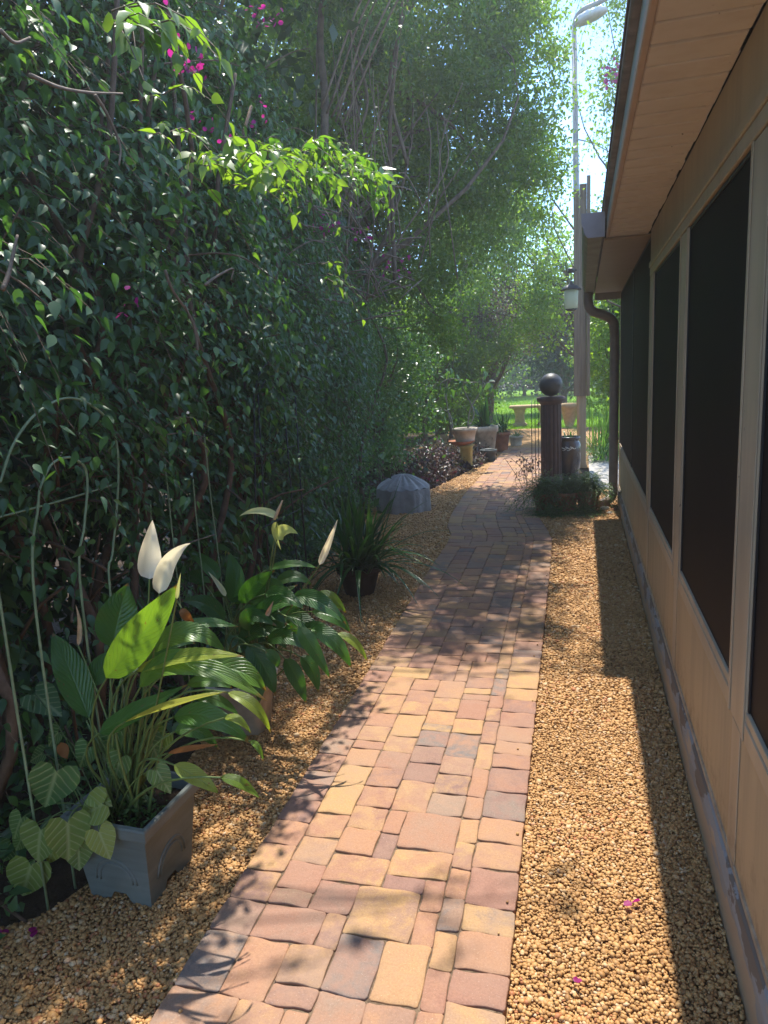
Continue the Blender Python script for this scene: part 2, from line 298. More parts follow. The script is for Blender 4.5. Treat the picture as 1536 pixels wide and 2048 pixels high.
# ------------------------------------------------------------------ mesh helpers
class MB:
    """collects geometry (float arrays) and links it as ONE mesh object"""
    def __init__(s): s.v = []; s.f3 = []; s.f4 = []; s.a = []; s.n = 0; s.fn = []
    def add(s, v, faces, a=None):
        v = np.asarray(v, dtype=np.float32).reshape(-1, 3); b = s.n
        t = [f for f in faces if len(f) == 3]; q = [f for f in faces if len(f) == 4]; g = [f for f in faces if len(f) > 4]
        if t: s.f3.append(np.array(t, dtype=np.int64)+b)
        if q: s.f4.append(np.array(q, dtype=np.int64)+b)
        for f in g: s.fn.append([i+b for i in f])
        s.v.append(v); s.n += len(v)
        s.a.append(np.zeros((len(v), 3), np.float32) if a is None else np.broadcast_to(np.asarray(a, np.float32), (len(v), 3)))
    def scatter(s, tmpl, P, Mx, S, rnd):
        """tmpl=(verts, faces, uv); P (n,3); Mx (n,3,3) columns side/along/normal; S (n,) or (n,3)"""
        tv, tf, tu = tmpl; n = len(P)
        if n == 0: return
        S = np.asarray(S); S3 = S[:, None]*np.ones(3) if S.ndim == 1 else S
        loc = tv[None]*S3[:, None, :]
        V = np.einsum('nij,nkj->nki', Mx, loc)+P[:, None, :]
        K = len(tv); off = (np.arange(n)*K)[:, None, None]+s.n
        t = np.array([f for f in tf if len(f) == 3]); q = np.array([f for f in tf if len(f) == 4])
        if len(t): s.f3.append((t[None]+off).reshape(-1, 3))
        if len(q): s.f4.append((q[None]+off).reshape(-1, 4))
        s.v.append(V.reshape(-1, 3).astype(np.float32)); s.n += n*K
        A = np.zeros((n, K, 3), np.float32); A[:, :, :2] = tu[None]; A[:, :, 2] = np.asarray(rnd)[:, None]
        s.a.append(A.reshape(-1, 3))
    def tube(s, pts, r, sides=6, cap=True, a=None):
        pts = np.asarray(pts, float); n = len(pts); r = np.ones(n)*r if np.isscalar(r) else np.interp(np.linspace(0, 1, n), np.linspace(0, 1, len(r)), r)
        T = np.gradient(pts, axis=0); T /= (np.linalg.norm(T, axis=1)[:, None]+1e-9)
        ref = np.array([0, 0, 1.0]) if abs(T[0, 2]) < 0.9 else np.array([1.0, 0, 0])
        N = np.cross(T[0], ref); N /= np.linalg.norm(N); vs = []
        for i in range(n):
            N = N-T[i]*(N@T[i]); N /= (np.linalg.norm(N)+1e-9); B = np.cross(T[i], N)
            th = np.arange(sides)*2*math.pi/sides
            vs.append(pts[i]+r[i]*(np.cos(th)[:, None]*N+np.sin(th)[:, None]*B))
        fs = [(i*sides+j, i*sides+(j+1) % sides, (i+1)*sides+(j+1) % sides, (i+1)*sides+j) for i in range(n-1) for j in range(sides)]
        if cap: fs += [tuple(range(sides))[::-1], tuple((n-1)*sides+j for j in range(sides))]
        s.add(np.concatenate(vs), fs, a)
    def box(s, lo, hi, rot=0.0, piv=None, bev=0.0, a=None):
        lo = np.array(lo, float); hi = np.array(hi, float); c = (lo+hi)/2; h = (hi-lo)/2
        bm_v = []
        b = min(bev, min(h)*0.9)
        if b <= 0:
            v = np.array([[x, y, z] for x in (-1, 1) for y in (-1, 1) for z in (-1, 1)])*h
            f = [(0, 1, 3, 2), (4, 6, 7, 5), (0, 4, 5, 1), (2, 3, 7, 6), (0, 2, 6, 4), (1, 5, 7, 3)]
        else:
            v = []; idx = {}
            for sx in (-1, 1):
                for sy in (-1, 1):
                    for sz in (-1, 1):
                        for ax in range(3):
                            q = np.array([sx, sy, sz])*(h-b); q[ax] = (sx, sy, sz)[ax]*h[ax]
                            idx[(sx, sy, sz, ax)] = len(v); v.append(q)
            v = np.array(v); f = []
            for ax in range(3):
                o = [i for i in range(3) if i != ax]
                for sg in (-1, 1):
                    r_ = []
                    for p, q in ((-1, -1), (1, -1), (1, 1), (-1, 1)):
                        k = [0, 0, 0]; k[ax] = sg; k[o[0]] = p; k[o[1]] = q; r_.append(idx[(*k, ax)])
                    if (sg > 0) == (ax == 1): r_ = r_[::-1]
                    f.append(tuple(r_))
            for ax in range(3):
                o = [i for i in range(3) if i != ax]
                for p in (-1, 1):
                    for q in (-1, 1):
                        r_ = []
                        for sg, oo in ((-1, o[0]), (-1, o[1]), (1, o[1]), (1, o[0])):
                            k = [0, 0, 0]; k[ax] = sg; k[o[0]] = p; k[o[1]] = q; r_.append(idx[(*k, oo)])
                        f.append(tuple(r_))
            for sx in (-1, 1):
                for sy in (-1, 1):
                    for sz in (-1, 1): f.append(tuple(idx[(sx, sy, sz, ax)] for ax in range(3)))
        if rot:
            cr, sr = math.cos(rot), math.sin(rot); v = v @ np.array([[cr, sr, 0], [-sr, cr, 0], [0, 0, 1]])
        s.add(v+c, f, a)
    def lathe(s, prof, c, seg=32, sq=0, rot=0.0, flute=0.0, nfl=0, cap=True):
        """prof: list (r,z); sq>0 squares the section (superellipse), flute carves nfl vertical grooves"""
        th = np.arange(seg)*2*math.pi/seg; vs = []
        for r, z in prof:
            k = np.ones(seg)
            if sq: k = (np.abs(np.cos(th))**sq+np.abs(np.sin(th))**sq)**(-1.0/sq)
            if nfl: k = k*(1-flute*np.maximum(0, np.cos(th*nfl))**1.5)
            x = r*k*np.cos(th); y = r*k*np.sin(th)
            cr, sr = math.cos(rot), math.sin(rot)
            vs.append(np.stack([c[0]+x*cr-y*sr, c[1]+x*sr+y*cr, np.full(seg, c[2]+z)], 1))
        n = len(prof)
        fs = [(i*seg+j, i*seg+(j+1) % seg, (i+1)*seg+(j+1) % seg, (i+1)*seg+j) for i in range(n-1) for j in range(seg)]
        if cap: fs += [tuple(range(seg))[::-1], tuple((n-1)*seg+j for j in range(seg))]
        s.add(np.concatenate(vs), fs)
    def build(s, name, mat, parent=None, smooth=True, fix=False, **props):
        v = np.concatenate(s.v); a = np.concatenate(s.a)
        loops, tot = [], []
        for arr in s.f3: loops.append(arr.reshape(-1)); tot.append(np.full(len(arr), 3))
        for arr in s.f4: loops.append(arr.reshape(-1)); tot.append(np.full(len(arr), 4))
        for f in s.fn: loops.append(np.array(f)); tot.append(np.array([len(f)]))
        loops = np.concatenate(loops).astype(np.int32); tot = np.concatenate(tot).astype(np.int32)
        me = bpy.data.meshes.new(name)
        o = bpy.data.objects.new(name, me); COL.objects.link(o)
        off = np.zeros(3, np.float32)
        if parent is not None:
            o.parent = parent
            p = parent
            while p is not None: off += np.array(p.location, np.float32); p = p.parent
        else:
            c = (v.min(0)+v.max(0))/2; c[2] = v[:, 2].min(); off = c; o.location = [float(q) for q in c]
        if props.pop('world_origin', False) and parent is None: off = np.zeros(3, np.float32); o.location = (0, 0, 0)
        me.vertices.add(len(v)); me.vertices.foreach_set('co', (v-off).astype(np.float32).reshape(-1))
        me.loops.add(len(loops)); me.loops.foreach_set('vertex_index', loops)
        me.polygons.add(len(tot)); st = np.concatenate([[0], np.cumsum(tot)[:-1]]).astype(np.int32)
        me.polygons.foreach_set('loop_start', st)
        try: me.polygons.foreach_set('loop_total', tot)
        except Exception: pass
        me.polygons.foreach_set('use_smooth', np.full(len(tot), bool(smooth)))
        at_ = me.attributes.new('luv', 'FLOAT_VECTOR', 'POINT'); at_.data.foreach_set('vector', a.reshape(-1).astype(np.float32))
        me.update(calc_edges=True); me.validate()
        if fix:
            import bmesh
            bm = bmesh.new(); bm.from_mesh(me); bmesh.ops.recalc_face_normals(bm, faces=bm.faces); bm.to_mesh(me); bm.free()
        me.materials.append(mat)
        for k_, v_ in props.items(): o[k_] = v_
        return o

def thing(name, loc, label, cat, group=None):
    o = bpy.data.objects.new(name, None); COL.objects.link(o); o.location = [float(q) for q in loc]; o.empty_display_size = 0.1
    o['label'] = label; o['category'] = cat
    if group: o['group'] = group
    return o

def sharp(o, ang=35):
    me = o.data
    import bmesh
    bm = bmesh.new(); bm.from_mesh(me)
    bmesh.ops.recalc_face_normals(bm, faces=bm.faces)
    for e in bm.edges:
        if len(e.link_faces) == 2 and e.calc_face_angle(0) > rad(ang): e.smooth = False
    bm.to_mesh(me); bm.free(); return o

def bez(p0, p1, p2, n=10):
    t = np.linspace(0, 1, n)[:, None]; p0, p1, p2 = map(lambda q: np.asarray(q, float), (p0, p1, p2))
    c = 2*p1-0.5*p0-0.5*p2            # curve passes through p1 at the middle
    return (1-t)**2*p0+2*t*(1-t)*c+t**2*p2

def spline(P, n=24):
    P = np.asarray(P, float); k = len(P); out_ = []
    Q = np.vstack([2*P[0]-P[1], P, 2*P[-1]-P[-2]])
    for u in np.linspace(0, k-1-1e-6, n):
        i = int(u); t = u-i; a, b, c, d = Q[i], Q[i+1], Q[i+2], Q[i+3]
        out_.append(0.5*((2*b)+(-a+c)*t+(2*a-5*b+4*c-d)*t*t+(-a+3*b-3*c+d)*t**3))
    return np.array(out_)

# leaf templates: x across, y along, z normal
def T_leaf(w=0.55, rows=(0, .22, .5, .78, 1), prof=(0.02, .85, 1, .62, 0.0), fold=0.16, droop=0.18):
    v, u = [], []
    for t, p in zip(rows, prof):
        z = -droop*t*t
        if p <= 0.0: v.append((0, t, z)); u.append((.5, t)); continue
        x = w/2*p
        v += [(-x, t, z+fold*x), (0, t, z), (x, t, z+fold*x)]; u += [(.5-.5*p, t), (.5, t), (.5+.5*p, t)]
    f = []; n = len(rows)-1
    for i in range(n-1):
        b = 3*i; f += [(b, b+1, b+4, b+3), (b+1, b+2, b+5, b+4)]
    b = 3*(n-1); f += [(b, b+1, b+3), (b+1, b+2, b+3)]
    return np.array(v, float), f, np.array(u, float)
TL = T_leaf(0.54, (0, .12, .32, .58, .82, 1), (0.05, .72, 1, .72, .26, 0.0), 0.22, 0.22)
TL_MID = T_leaf(0.55, (0, .3, .68, 1), (0.05, 1, .55, 0), 0.22, 0.2)
TL_Q = (np.array([(0, 0, 0), (.3, .45, .05), (0, 1, -.1), (-.3, .45, .05)], float), [(0, 1, 2, 3)], np.array([(.5, 0), (1, .45), (.5, 1), (0, .45)], float))
TL_R = (np.array([(0, 0, 0), (.38, .3, .06), (.33, .75, .03), (0, 1, -.1), (-.33, .75, .03), (-.38, .3, .06), (0, .5, -.04)], float),
        [(0, 1, 6), (1, 2, 6), (2, 3, 6), (3, 4, 6), (4, 5, 6), (5, 0, 6)], np.array([(.5, 0), (1, .3), (1, .75), (.5, 1), (0, .75), (0, .3), (.5, .5)], float))

def norm(a): return a/(np.linalg.norm(a, axis=-1, keepdims=True)+1e-9)
def frames(along, nrm):
    along = norm(along); side = norm(np.cross(along, nrm)); n2 = np.cross(side, along)
    return np.stack([side, along, n2], axis=-1)

def shoots(mb, starts, dirs, length, nodes, size, tmpl, twigs=None, droop=0.5, rng=RNG, rnd_shift=0.0, hang=0.32, twig_r=0.0018, twig_p=0.5, spread=0.55):
    """arching leafy shoots: leaves alternate along a twig that bends down under its weight"""
    n = len(starts); d = norm(dirs); Ls = length*(0.6+0.8*rng.random(n))
    side = norm(np.cross(d, np.array([0, 0, 1.0]))+1e-4)
    sh = rng.random(n)*0.5+rnd_shift
    P, A, N, S, Rr = [], [], [], [], []
    path = []
    for k in range(nodes+1):
        t = k/nodes
        q = starts+d*(Ls*t)[:, None]; q[:, 2] -= droop*Ls*t*t
        path.append(q)
        if k == 0: continue
        tan = norm(d+np.array([0, 0, -2*droop*t])[None])
        sg = 1 if k % 2 else -1
        sd = side*sg+rng.normal(0, .35, (n, 3))
        al = norm(sd*spread+tan*0.45+np.array([0, 0, -hang])+rng.normal(0, .25, (n, 3)))
        nr = norm(d*0.45+np.array([0, 0, .9])+rng.normal(0, .42, (n, 3)))
        keep = rng.random(n) < 0.93
        P.append(q[keep]); A.append(al[keep]); N.append(nr[keep])
        S.append((size*(0.45+0.85*rng.random(n))*(1-0.35*t))[keep]); Rr.append(np.clip(sh+0.4*t*rng.random(n)+rng.normal(0, .12, n), 0, 1)[keep])
    P, A, N, S, Rr = map(np.concatenate, (P, A, N, S, Rr))
    S = S*(1+.38*wob(P, 3.1, 7)); S = np.stack([S*(.62+.5*rng.random(len(S))), S, S*(.2+1.9*rng.random(len(S)))], 1)   # narrow, broad, flat and curled leaves, in patches
    mb.scatter(tmpl, P, frames(A, N), S, np.clip(Rr+.22*wob(P, 2.1, 9), 0, 1))
    if twigs is not None:
        path = np.array(path)
        for i in np.nonzero(rng.random(n) < twig_p)[0]:
            twigs.tube(path[::max(1, nodes//3), i], [twig_r*1.5, twig_r*.6], 3, False)

def wob(p, s, seed=0):
    """cheap smooth noise"""
    p = np.asarray(p)*s+seed*3.17
    x, y, z = p[..., 0], p[..., 1], p[..., 2]
    return (np.sin(x*1.7+1.3*np.sin(y*1.1+z))+np.sin(y*2.3+1.1*np.sin(z*1.7-x))+np.sin(z*1.9+1.7*np.sin(x*.9+y*1.4)))/3

def crown(name, parent, blobs, n, size, mat, tmpl=TL_Q, clusters=60, sig=0.16, seed=1, trunk=None, twigmat=None, updir=0.3, shell=0.35, gapseed=None, rshift=0.0, branches=True, squash=(1, 1, .8), label=None):
    """crown = leaves clumped round branch ends spread through the blobs; blobs: (cx,cy,cz,rx,ry,rz)"""
    rng = np.random.default_rng(seed); B = np.array(blobs, float); w = (B[:, 3]*B[:, 4]*B[:, 5])**(2/3); w /= w.sum()
    idx = rng.choice(len(B), clusters, p=w); dv = norm(rng.normal(size=(clusters, 3)))
    rr = (1-shell*np.abs(rng.normal(0, .6, clusters)))
    C = B[idx, :3]+dv*B[idx, 3:]*rr[:, None]
    C = C[C[:, 2] > 0.15]; nc = len(C)
    wt = rng.random(nc)**1.2+0.25; wt /= wt.sum()
    ci = rng.choice(nc, n, p=wt); sg = sig*(0.6+0.9*rng.random(nc))
    P = C[ci]+rng.normal(0, 1, (n, 3))*sg[ci][:, None]*np.array(squash)
    P = P[P[:, 2] > 0.03]; ci = ci[:len(P)]; n = len(P)
    A = norm(rng.normal(size=(n, 3))+np.array([0, 0, -.5])); N = norm(rng.normal(0, .6, (n, 3))+np.array([0, 0, 1.0]))
    cr = rng.random(nc)*.45
    mb = MB(); mb.scatter(tmpl, P, frames(A, N), size*(0.6+0.8*rng.random(n)), np.clip(cr[ci % nc]+rng.random(n)*.5+rshift, 0, 1))
    o = mb.build(name, mat, parent)
    if label: o['label'] = label
    if trunk is not None and branches:
        tb = MB(); base = np.array(trunk[0], float); top = np.array(trunk[1], float); r = trunk[2]
        mid = (base+top)/2+rng.normal(0, .06, 3)*np.linalg.norm(top-base)*.5
        tr = bez(base, mid, top, 10); tb.tube(tr, [r*1.25, r, r*.7], 9)
        limbs = MB()
        for j in range(min(nc, 34)):
            c = C[j]; s0 = tr[rng.integers(4, 10)]
            m = (s0*0.5+c*0.5)+rng.normal(0, .12, 3)*np.linalg.norm(c-s0)
            limbs.tube(bez(s0, m, c, 8), [r*.45, r*.18, r*.06], 5, False)
        tb.build('trunk', twigmat or M['bark'], parent); limbs.build('limbs', twigmat or M['bark'], parent)
    return C

def struct(mb, name, mat, smooth=False, fix=False, **k):
    o = mb.build(name, mat, None, smooth, fix, world_origin=True); o['kind'] = 'structure'; return o

def sheet(x0, x1, y0, y1, z, nx=1, ny=1, amp=0.0, s=1.0):
    xs = np.linspace(x0, x1, nx+1); ys = np.linspace(y0, y1, ny+1); X, Yg = np.meshgrid(xs, ys)
    Z = np.full_like(X, z)
    P = np.stack([X, Yg, Z], -1).reshape(-1, 3)
    if amp: P[:, 2] += amp*wob(P, s)
    f = [(j*(nx+1)+i, j*(nx+1)+i+1, (j+1)*(nx+1)+i+1, (j+1)*(nx+1)+i) for j in range(ny) for i in range(nx)]
    m = MB(); m.add(P, f); return m

# ------------------------------------------------------------------ ground, path, gravel, lawn
struct(sheet(-150, 150, -60, 240, -0.03), 'ground', M['ground'])
struct(sheet(-9, 30, 19.4, 62, -0.016, 8, 10), 'lawn', M['lawn'])

LY = np.array([-1.5, 1.3, 3.46, 5.4, 6.45, 6.75, 7.15, 7.7, 9.1, 12.1, 16, 20])
LX = np.array([-0.99, -1.05, -1.12, -1.20, -1.22, -1.25, -1.36, -1.42, -1.48, -1.48, -1.50, -1.5])
RY = np.array([-1.5, 1.5, 2.3, 3.67, 5.94, 6.6, 7.1, 7.7, 9.1, 12.1, 16, 20])
RX = np.array([-0.14, -0.18, -0.195, -0.215, -0.25, -0.27, -0.35, -0.47, -0.56, -0.56, -0.5, -0.5])
def lx(y): return np.interp(y, LY, LX)
def rx(y): return np.interp(y, RY, RX)

def pavers():
    rng = random.Random(11); U = 0.0665; y0 = 0.6; rows = int((14.5-y0)/U)
    stones = []
    W = 10; g = [[False]*W for _ in range(rows+4)]
    sizes = [(3, 2)]*6+[(2, 2)]*6+[(2, 3)]*2+[(3, 3)]*1+[(2, 1)]*1
    for r in range(rows):
        for c in range(W):
            if g[r][c]: continue
            rng.shuffle(sizes); done = False
            for w, h in sizes+[(1, 2), (2, 1), (1, 1)]:
                if c+w > W: continue
                if W-(c+w) == 1 and w > 1 and not g[r][W-1] and rng.random() < .6: continue
                if all(not g[r+j][c+i] for j in range(h) for i in range(w)):
                    # avoid leaving single-cell gaps against an occupied cell
                    if c+w < W and not g[r][c+w] and (c+w+1 >= W or g[r][c+w+1]) and w > 1 and rng.random() < .7: continue
                    for j in range(h):
                        for i in range(w): g[r+j][c+i] = True
                    stones.append((c, r, w, h)); done = True; break
    def col(cx, w, hs):
        r = 0
        while r < rows:
            h = rng.choice(hs); stones.append((cx, r, w, h)); r += h
    col(10, 1, (2, 2, 3, 3)); col(11, 2.3, (2, 2.5, 3, 2, 1.6))
    TW = 13.3
    mb = MB(); hz = 0.03
    for (c, r, w, h) in stones:
        a, b, p, q = c/TW, (c+w)/TW, y0+r*U, y0+(r+h)*U
        if p > 14.4: continue
        gx = 0.0012/0.87; gy = 0.0012
        a += gx; b -= gx; p += gy; q -= gy
        ring = []; K = 7
        ph = rng.random()*6; am = 0.0034*rng.random()
        cr = 0.0055
        def side(A, B, k):
            for i in range(k):
                t = i/k; ring.append((A[0]+(B[0]-A[0])*t, A[1]+(B[1]-A[1])*t))
        ca = cr/0.87
        for (s0, s1) in (((a+ca, p), (b-ca, p)), ((b, p+cr), (b, q-cr)), ((b-ca, q), (a+ca, q)), ((a, q-cr), (a, p+cr))):
            for i in range(K):
                t = i/(K-1); ring.append((s0[0]+(s1[0]-s0[0])*t, s0[1]+(s1[1]-s0[1])*t))
        ring = np.array(ring); n = len(ring)
        x = lx(ring[:, 1])+(rx(ring[:, 1])-lx(ring[:, 1]))*ring[:, 0]; y = ring[:, 1].copy()
        # tumbled edges: slow wave shared with the neighbour plus small chips
        y += 0.0035*np.sin(x*23+r*0.9)+0.0022*np.sin(x*61+r*2.1)
        x += 0.0018*np.sin(y*37+c)
        ctr = np.array([x.mean(), y.mean()])
        pts = np.stack([x, y], 1); pts += (pts-ctr)*np.array([rng.gauss(0, .012) for _ in range(n)])[:, None]*0.35
        dz = rng.gauss(0, .0012); tx, ty = rng.gauss(0, .008), rng.gauss(0, .008)
        def lev(k, z):
            d = ctr-pts; ln = np.linalg.norm(d, axis=1)[:, None]; P2 = pts+d/ln*k
            zz = z+dz+(P2[:, 0]-ctr[0])*tx+(P2[:, 1]-ctr[1])*ty
            return np.column_stack([P2, zz])
        V = np.vstack([lev(0, -0.005), lev(0, hz-0.004), lev(0.0008, hz-0.0013), lev(0.003, hz), lev(0.02, hz+0.0006)])
        f = [(k*n+i, k*n+(i+1) % n, (k+1)*n+(i+1) % n, (k+1)*n+i) for k in range(4) for i in range(n)]
        f.append(tuple(4*n+i for i in range(n)))
        u = rng.random(); u2 = rng.random()
        mb.add(V, f, (u, u2, rng.random()))
    o = struct(mb, 'path', M['paver'], True); return o
pavers()
# sand under the pavers, following their edges
ys = np.linspace(-1.5, 14.5, 60); mb = MB()
V = np.array([(lx(y)+.01, y, 0.0245) for y in ys]+[(rx(y)-.01, y, 0.0245) for y in ys])
mb.add(V, [(i, i+60, i+61, i+1) for i in range(59)]); struct(mb, 'joint_sand', M['joint'])
# beyond the pavers: gravel path running to the lawn
struct(sheet(-3.6, 1.6, 11.6, 19.4, -0.008, 10, 30, 0.004, 2), 'gravel_ground', M['gravelbase'])

def edge_bed(name, xl, xr, y0, y1, n=50, z=0.0):
    ys = np.linspace(y0, y1, n); m = MB()
    K = 7; V = []
    for y in ys:
        a, b = xl(y), xr(y)
        for k in range(K): V.append((a+(b-a)*k/(K-1), y, z))
    V = np.array(V); V[:, 2] += 0.004*wob(V, 4)
    m.add(V, [(j*K+i, j*K+i+1, (j+1)*K+i+1, (j+1)*K+i) for j in range(n-1) for i in range(K-1)])
    return struct(m, name, M['gravelbase'])
LBL = lambda y: np.interp(y, [0, 1.3, 1.55, 1.75, 2.6, 4, 5.5, 7, 8, 9.5, 11.6], [-2.3, -1.95, -1.62, -1.54, -1.66, -1.95, -2.2, -2.5, -2.6, -2.0, -1.72])
edge_bed('gravel_strip_left', LBL, lambda y: lx(y)+.012, -1, 11.6)
edge_bed('gravel_strip_right', lambda y: rx(y)-.012, lambda y: 0.405 if y < 8.7 else 0.9, -1, 9.5)

def pebbles():
    rng = np.random.default_rng(8)
    ph = (1+5**.5)/2
    ico = np.array([(-1, ph, 0), (1, ph, 0), (-1, -ph, 0), (1, -ph, 0), (0, -1, ph), (0, 1, ph), (0, -1, -ph), (0, 1, -ph), (ph, 0, -1), (ph, 0, 1), (-ph, 0, -1), (-ph, 0, 1)])/math.hypot(1, ph)
    fc = [(0, 11, 5), (0, 5, 1), (0, 1, 7), (0, 7, 10), (0, 10, 11), (1, 5, 9), (5, 11, 4), (11, 10, 2), (10, 7, 6), (7, 1, 8), (3, 9, 4), (3, 4, 2), (3, 2, 6), (3, 6, 8), (3, 8, 9), (4, 9, 5), (2, 4, 11), (6, 2, 10), (8, 6, 7), (9, 8, 1)]
    tm = (ico, fc, np.zeros((12, 2)))
    mb = MB()
    def fill(xa, xb, y0, y1, sp, r, keep):
        nx = int((xb-xa)/sp); ny = int((y1-y0)/sp); X, Yg = np.meshgrid(np.arange(nx), np.arange(ny))
        P = np.stack([xa+(X.ravel()+rng.random(X.size)*1.1)*sp, y0+(Yg.ravel()+rng.random(X.size)*1.1)*sp], 1)
        P = P[keep(P)]; n = len(P)
        rr = r*np.exp(rng.normal(0, .30, n)); S = np.stack([rr*rng.uniform(.85, 1.35, n), rr*rng.uniform(.75, 1.1, n), rr*rng.uniform(.5, .8, n)], 1)
        z = 0.006+rng.random(n)*r*1.1+0.005*wob(np.column_stack([P, np.zeros(n)]), 5)
        th = rng.random(n)*6.283; A = np.stack([np.cos(th), np.sin(th), rng.normal(0, .3, n)], 1); N = norm(np.array([0, 0, 1.0])+rng.normal(0, .3, (n, 3)))
        mb.scatter(tm, np.column_stack([P, z]), frames(A, N), S, np.clip(rng.beta(1.3, 1.15, n)+0.14*wob(np.column_stack([P, z*0]), 3, 5), 0, 1))
    right = lambda P: (P[:, 0] > rx(P[:, 1])+.003) & (P[:, 0] < .385)
    left = lambda P: (P[:, 0] < lx(P[:, 1])-.003) & (P[:, 0] > LBL(P[:, 1]))
    fill(-.25, .4, 1.25, 3.0, .0084, .0057, right); fill(-.3, .4, 3.0, 5.2, .0108, .0072, right)
    fill(-.6, .4, 5.2, 9.2, .0155, .0098, right)
    fill(-2.0, -1.0, 1.0, 3.2, .0088, .006, left); fill(-2.3, -1.1, 3.2, 5.6, .0125, .008, left)
    fill(-2.5, -1.2, 5.6, 11.6, .018, .0112, left)
    n = 34; P = np.column_stack([rng.random(n), rng.uniform(1.3, 6, n)]); e = rng.random(n)**2*.10; sd_ = rng.random(n) < .5
    P[:, 0] = np.where(sd_, lx(P[:, 1])+e, rx(P[:, 1])-e); th = rng.random(n)*6.283
    mb.scatter(tm, np.column_stack([P, np.full(n, .0335)]), frames(np.stack([np.cos(th), np.sin(th), th*0], 1), np.tile([0, 0, 1.0], (n, 1))), .0052*(.6+.6*rng.random(n)), rng.random(n))
    o = mb.build('gravel', M['pebble'], None, True, world_origin=True); o['kind'] = 'stuff'
pebbles()

# ------------------------------------------------------------------ house
WX = 0.41
house = thing('house', (WX+1.5, 3.7, 0), 'tan single-storey porch wall of dark screens with slatted soffit, right of the path', 'house')
HY0, HY1 = -1.5, 8.62
def part(name, mat, fn, parent=None, sm=False, **k):
    m = MB(); fn(m); o = m.build(name, mat, parent or house, sm, **k); return sharp(o)
def founda(m):
    K = 60; ys_ = np.linspace(HY0, HY1, K); V = []
    prof = [(WX+.06, -0.03), (.392, -.03), (.39, .15), (.398, .182), (.41, .192), (WX+.06, .193)]
    for y in ys_:
        for (x, z) in prof: V.append((x+0.0018*math.sin(y*9)+0.001*math.sin(y*31), y, z+(0.002*math.sin(y*5) if z > 0 else 0)))
    n = len(prof); m.add(V, [(j*n+i, j*n+i+1, (j+1)*n+i+1, (j+1)*n+i) for j in range(K-1) for i in range(n-1)]+[tuple(range(n))])
part('foundation', M['foundation'], founda)
posts = [(-0.62, .2), (0.60, .2), (1.975, .2), (3.32, .22), (4.76, .20)]
edges = [HY0]+[c for c, w in posts]+[6.54, HY1]
# lower panels: one board between each pair of posts
for i in range(len(edges)-1):
    a, b = edges[i]+.002, edges[i+1]-.002
    part('wall_panel', M['panel'], lambda m: m.box((WX, a, .2), (WX+.04, b, .612), bev=.0025))
part('bottom_rail', M['trim'], lambda m: m.box((WX-.006, HY0, .193), (WX+.02, HY1, .213), bev=.002))
for i, (c, w) in enumerate(posts):
    def f(m, c=c, w=w):
        m.box((WX-.005, c-w/2, .616), (WX+.09, c+w/2, 2.115), bev=.003)
        m.box((WX-.009, c-w/2+.0, .616), (WX-.0055, c-w/2+.02, 2.115), bev=.001)
        m.box((WX-.009, c+w/2-.02, .616), (WX-.0055, c+w/2, 2.115), bev=.001)
        m.box((WX-.004, c-.05, .213), (WX-.0005, c+.05, .614), bev=.002)
    part('post', M['trim'], f)
part('post', M['black'], lambda m: m.box((WX+.001, 6.53, .70), (WX+.04, 6.555, 2.36), bev=.002), label='thin dark divider post between the far screens')
part('post', M['trim'], lambda m: m.box((WX-.003, 8.56, .2), (WX+.09, 8.62, 2.36), bev=.003))
sp = [(HY0, -.72), (-.52, .50), (.70, 1.875), (2.075, 3.21), (3.43, 4.66), (4.86, 6.53), (6.555, 8.56)]
for a, b in sp:
    far = a > 4.8; top = 2.115 if not far else 2.365
    part('screen', M['screen'], lambda m: m.box((WX+.006, a, .70), (WX+.011, b, top)))
    def sill(m):
        m.box((WX-.006, a+.001, .616), (WX+.06, b-.001, .672), bev=.003)
        m.box((WX-.003, a+.001, .6725), (WX+.02, b-.001, .6995), bev=.002)
    part('sill', M['trim'], sill)
    def fr(m):
        for u, v in ((a+.0005, a+.012), (b-.012, b-.0005)): m.box((WX+.0005, u, .7005), (WX+.0055, v, top-.001), bev=.001)
        m.box((WX+.0005, a+.0125, top-.014), (WX+.0055, b-.0125, top-.001), bev=.001)
    part('screen_frame', M['black'], fr)
def header(m):
    m.box((WX-.008, HY0, 2.118), (WX+.09, 4.90, 2.165), bev=.003)
    m.box((WX-.014, HY0, 2.1655), (WX+.09, 4.90, 2.20), bev=.004)
    m.box((WX-.004, HY0, 2.2005), (WX+.09, 4.90, 2.395), bev=.003)
part('header', M['trim'], header)
EX = 0.165
def soff(m):
    y = HY0; rr = random.Random(3)
    while y < 4.98:
        z = 2.395+rr.gauss(0, .0007)
        m.box((EX, y, z), (WX-.006+rr.uniform(-.005, .002), y+.129, z+.014), bev=.0035)
        m.box((EX+.002, y+.1275, 2.3885), (WX-.03, y+.1345, 2.41), bev=.002)
        y += .135
part('soffit', M['soffit'], soff)
part('soffit', M['smooth_soffit'], lambda m: m.box((0.132, 5.03, 2.375), (WX+.02, HY1, 2.392), bev=.003), label='smooth taupe soffit at the far end')
def soft_end(m): m.box((0.132, 8.625, 2.30), (WX+.02, 8.65, 2.50), bev=.003)
part('fascia', M['peach'], lambda m: m.box((EX-.022, HY0, 2.387), (EX-.0015, 5.0, 2.43), bev=.004), label='peach lower fascia trim')
part('fascia', M['teal'], lambda m: m.box((EX-.019, HY0, 2.431), (EX-.0015, 5.0, 2.505), bev=.003), label='faded teal fascia board')
part('fascia', M['smooth_soffit'], soft_end)
part('drip_edge', M['shinglestrip'], lambda m: m.box((EX-.045, HY0, 2.507), (EX+.02, 5.02, 2.545), bev=.006))
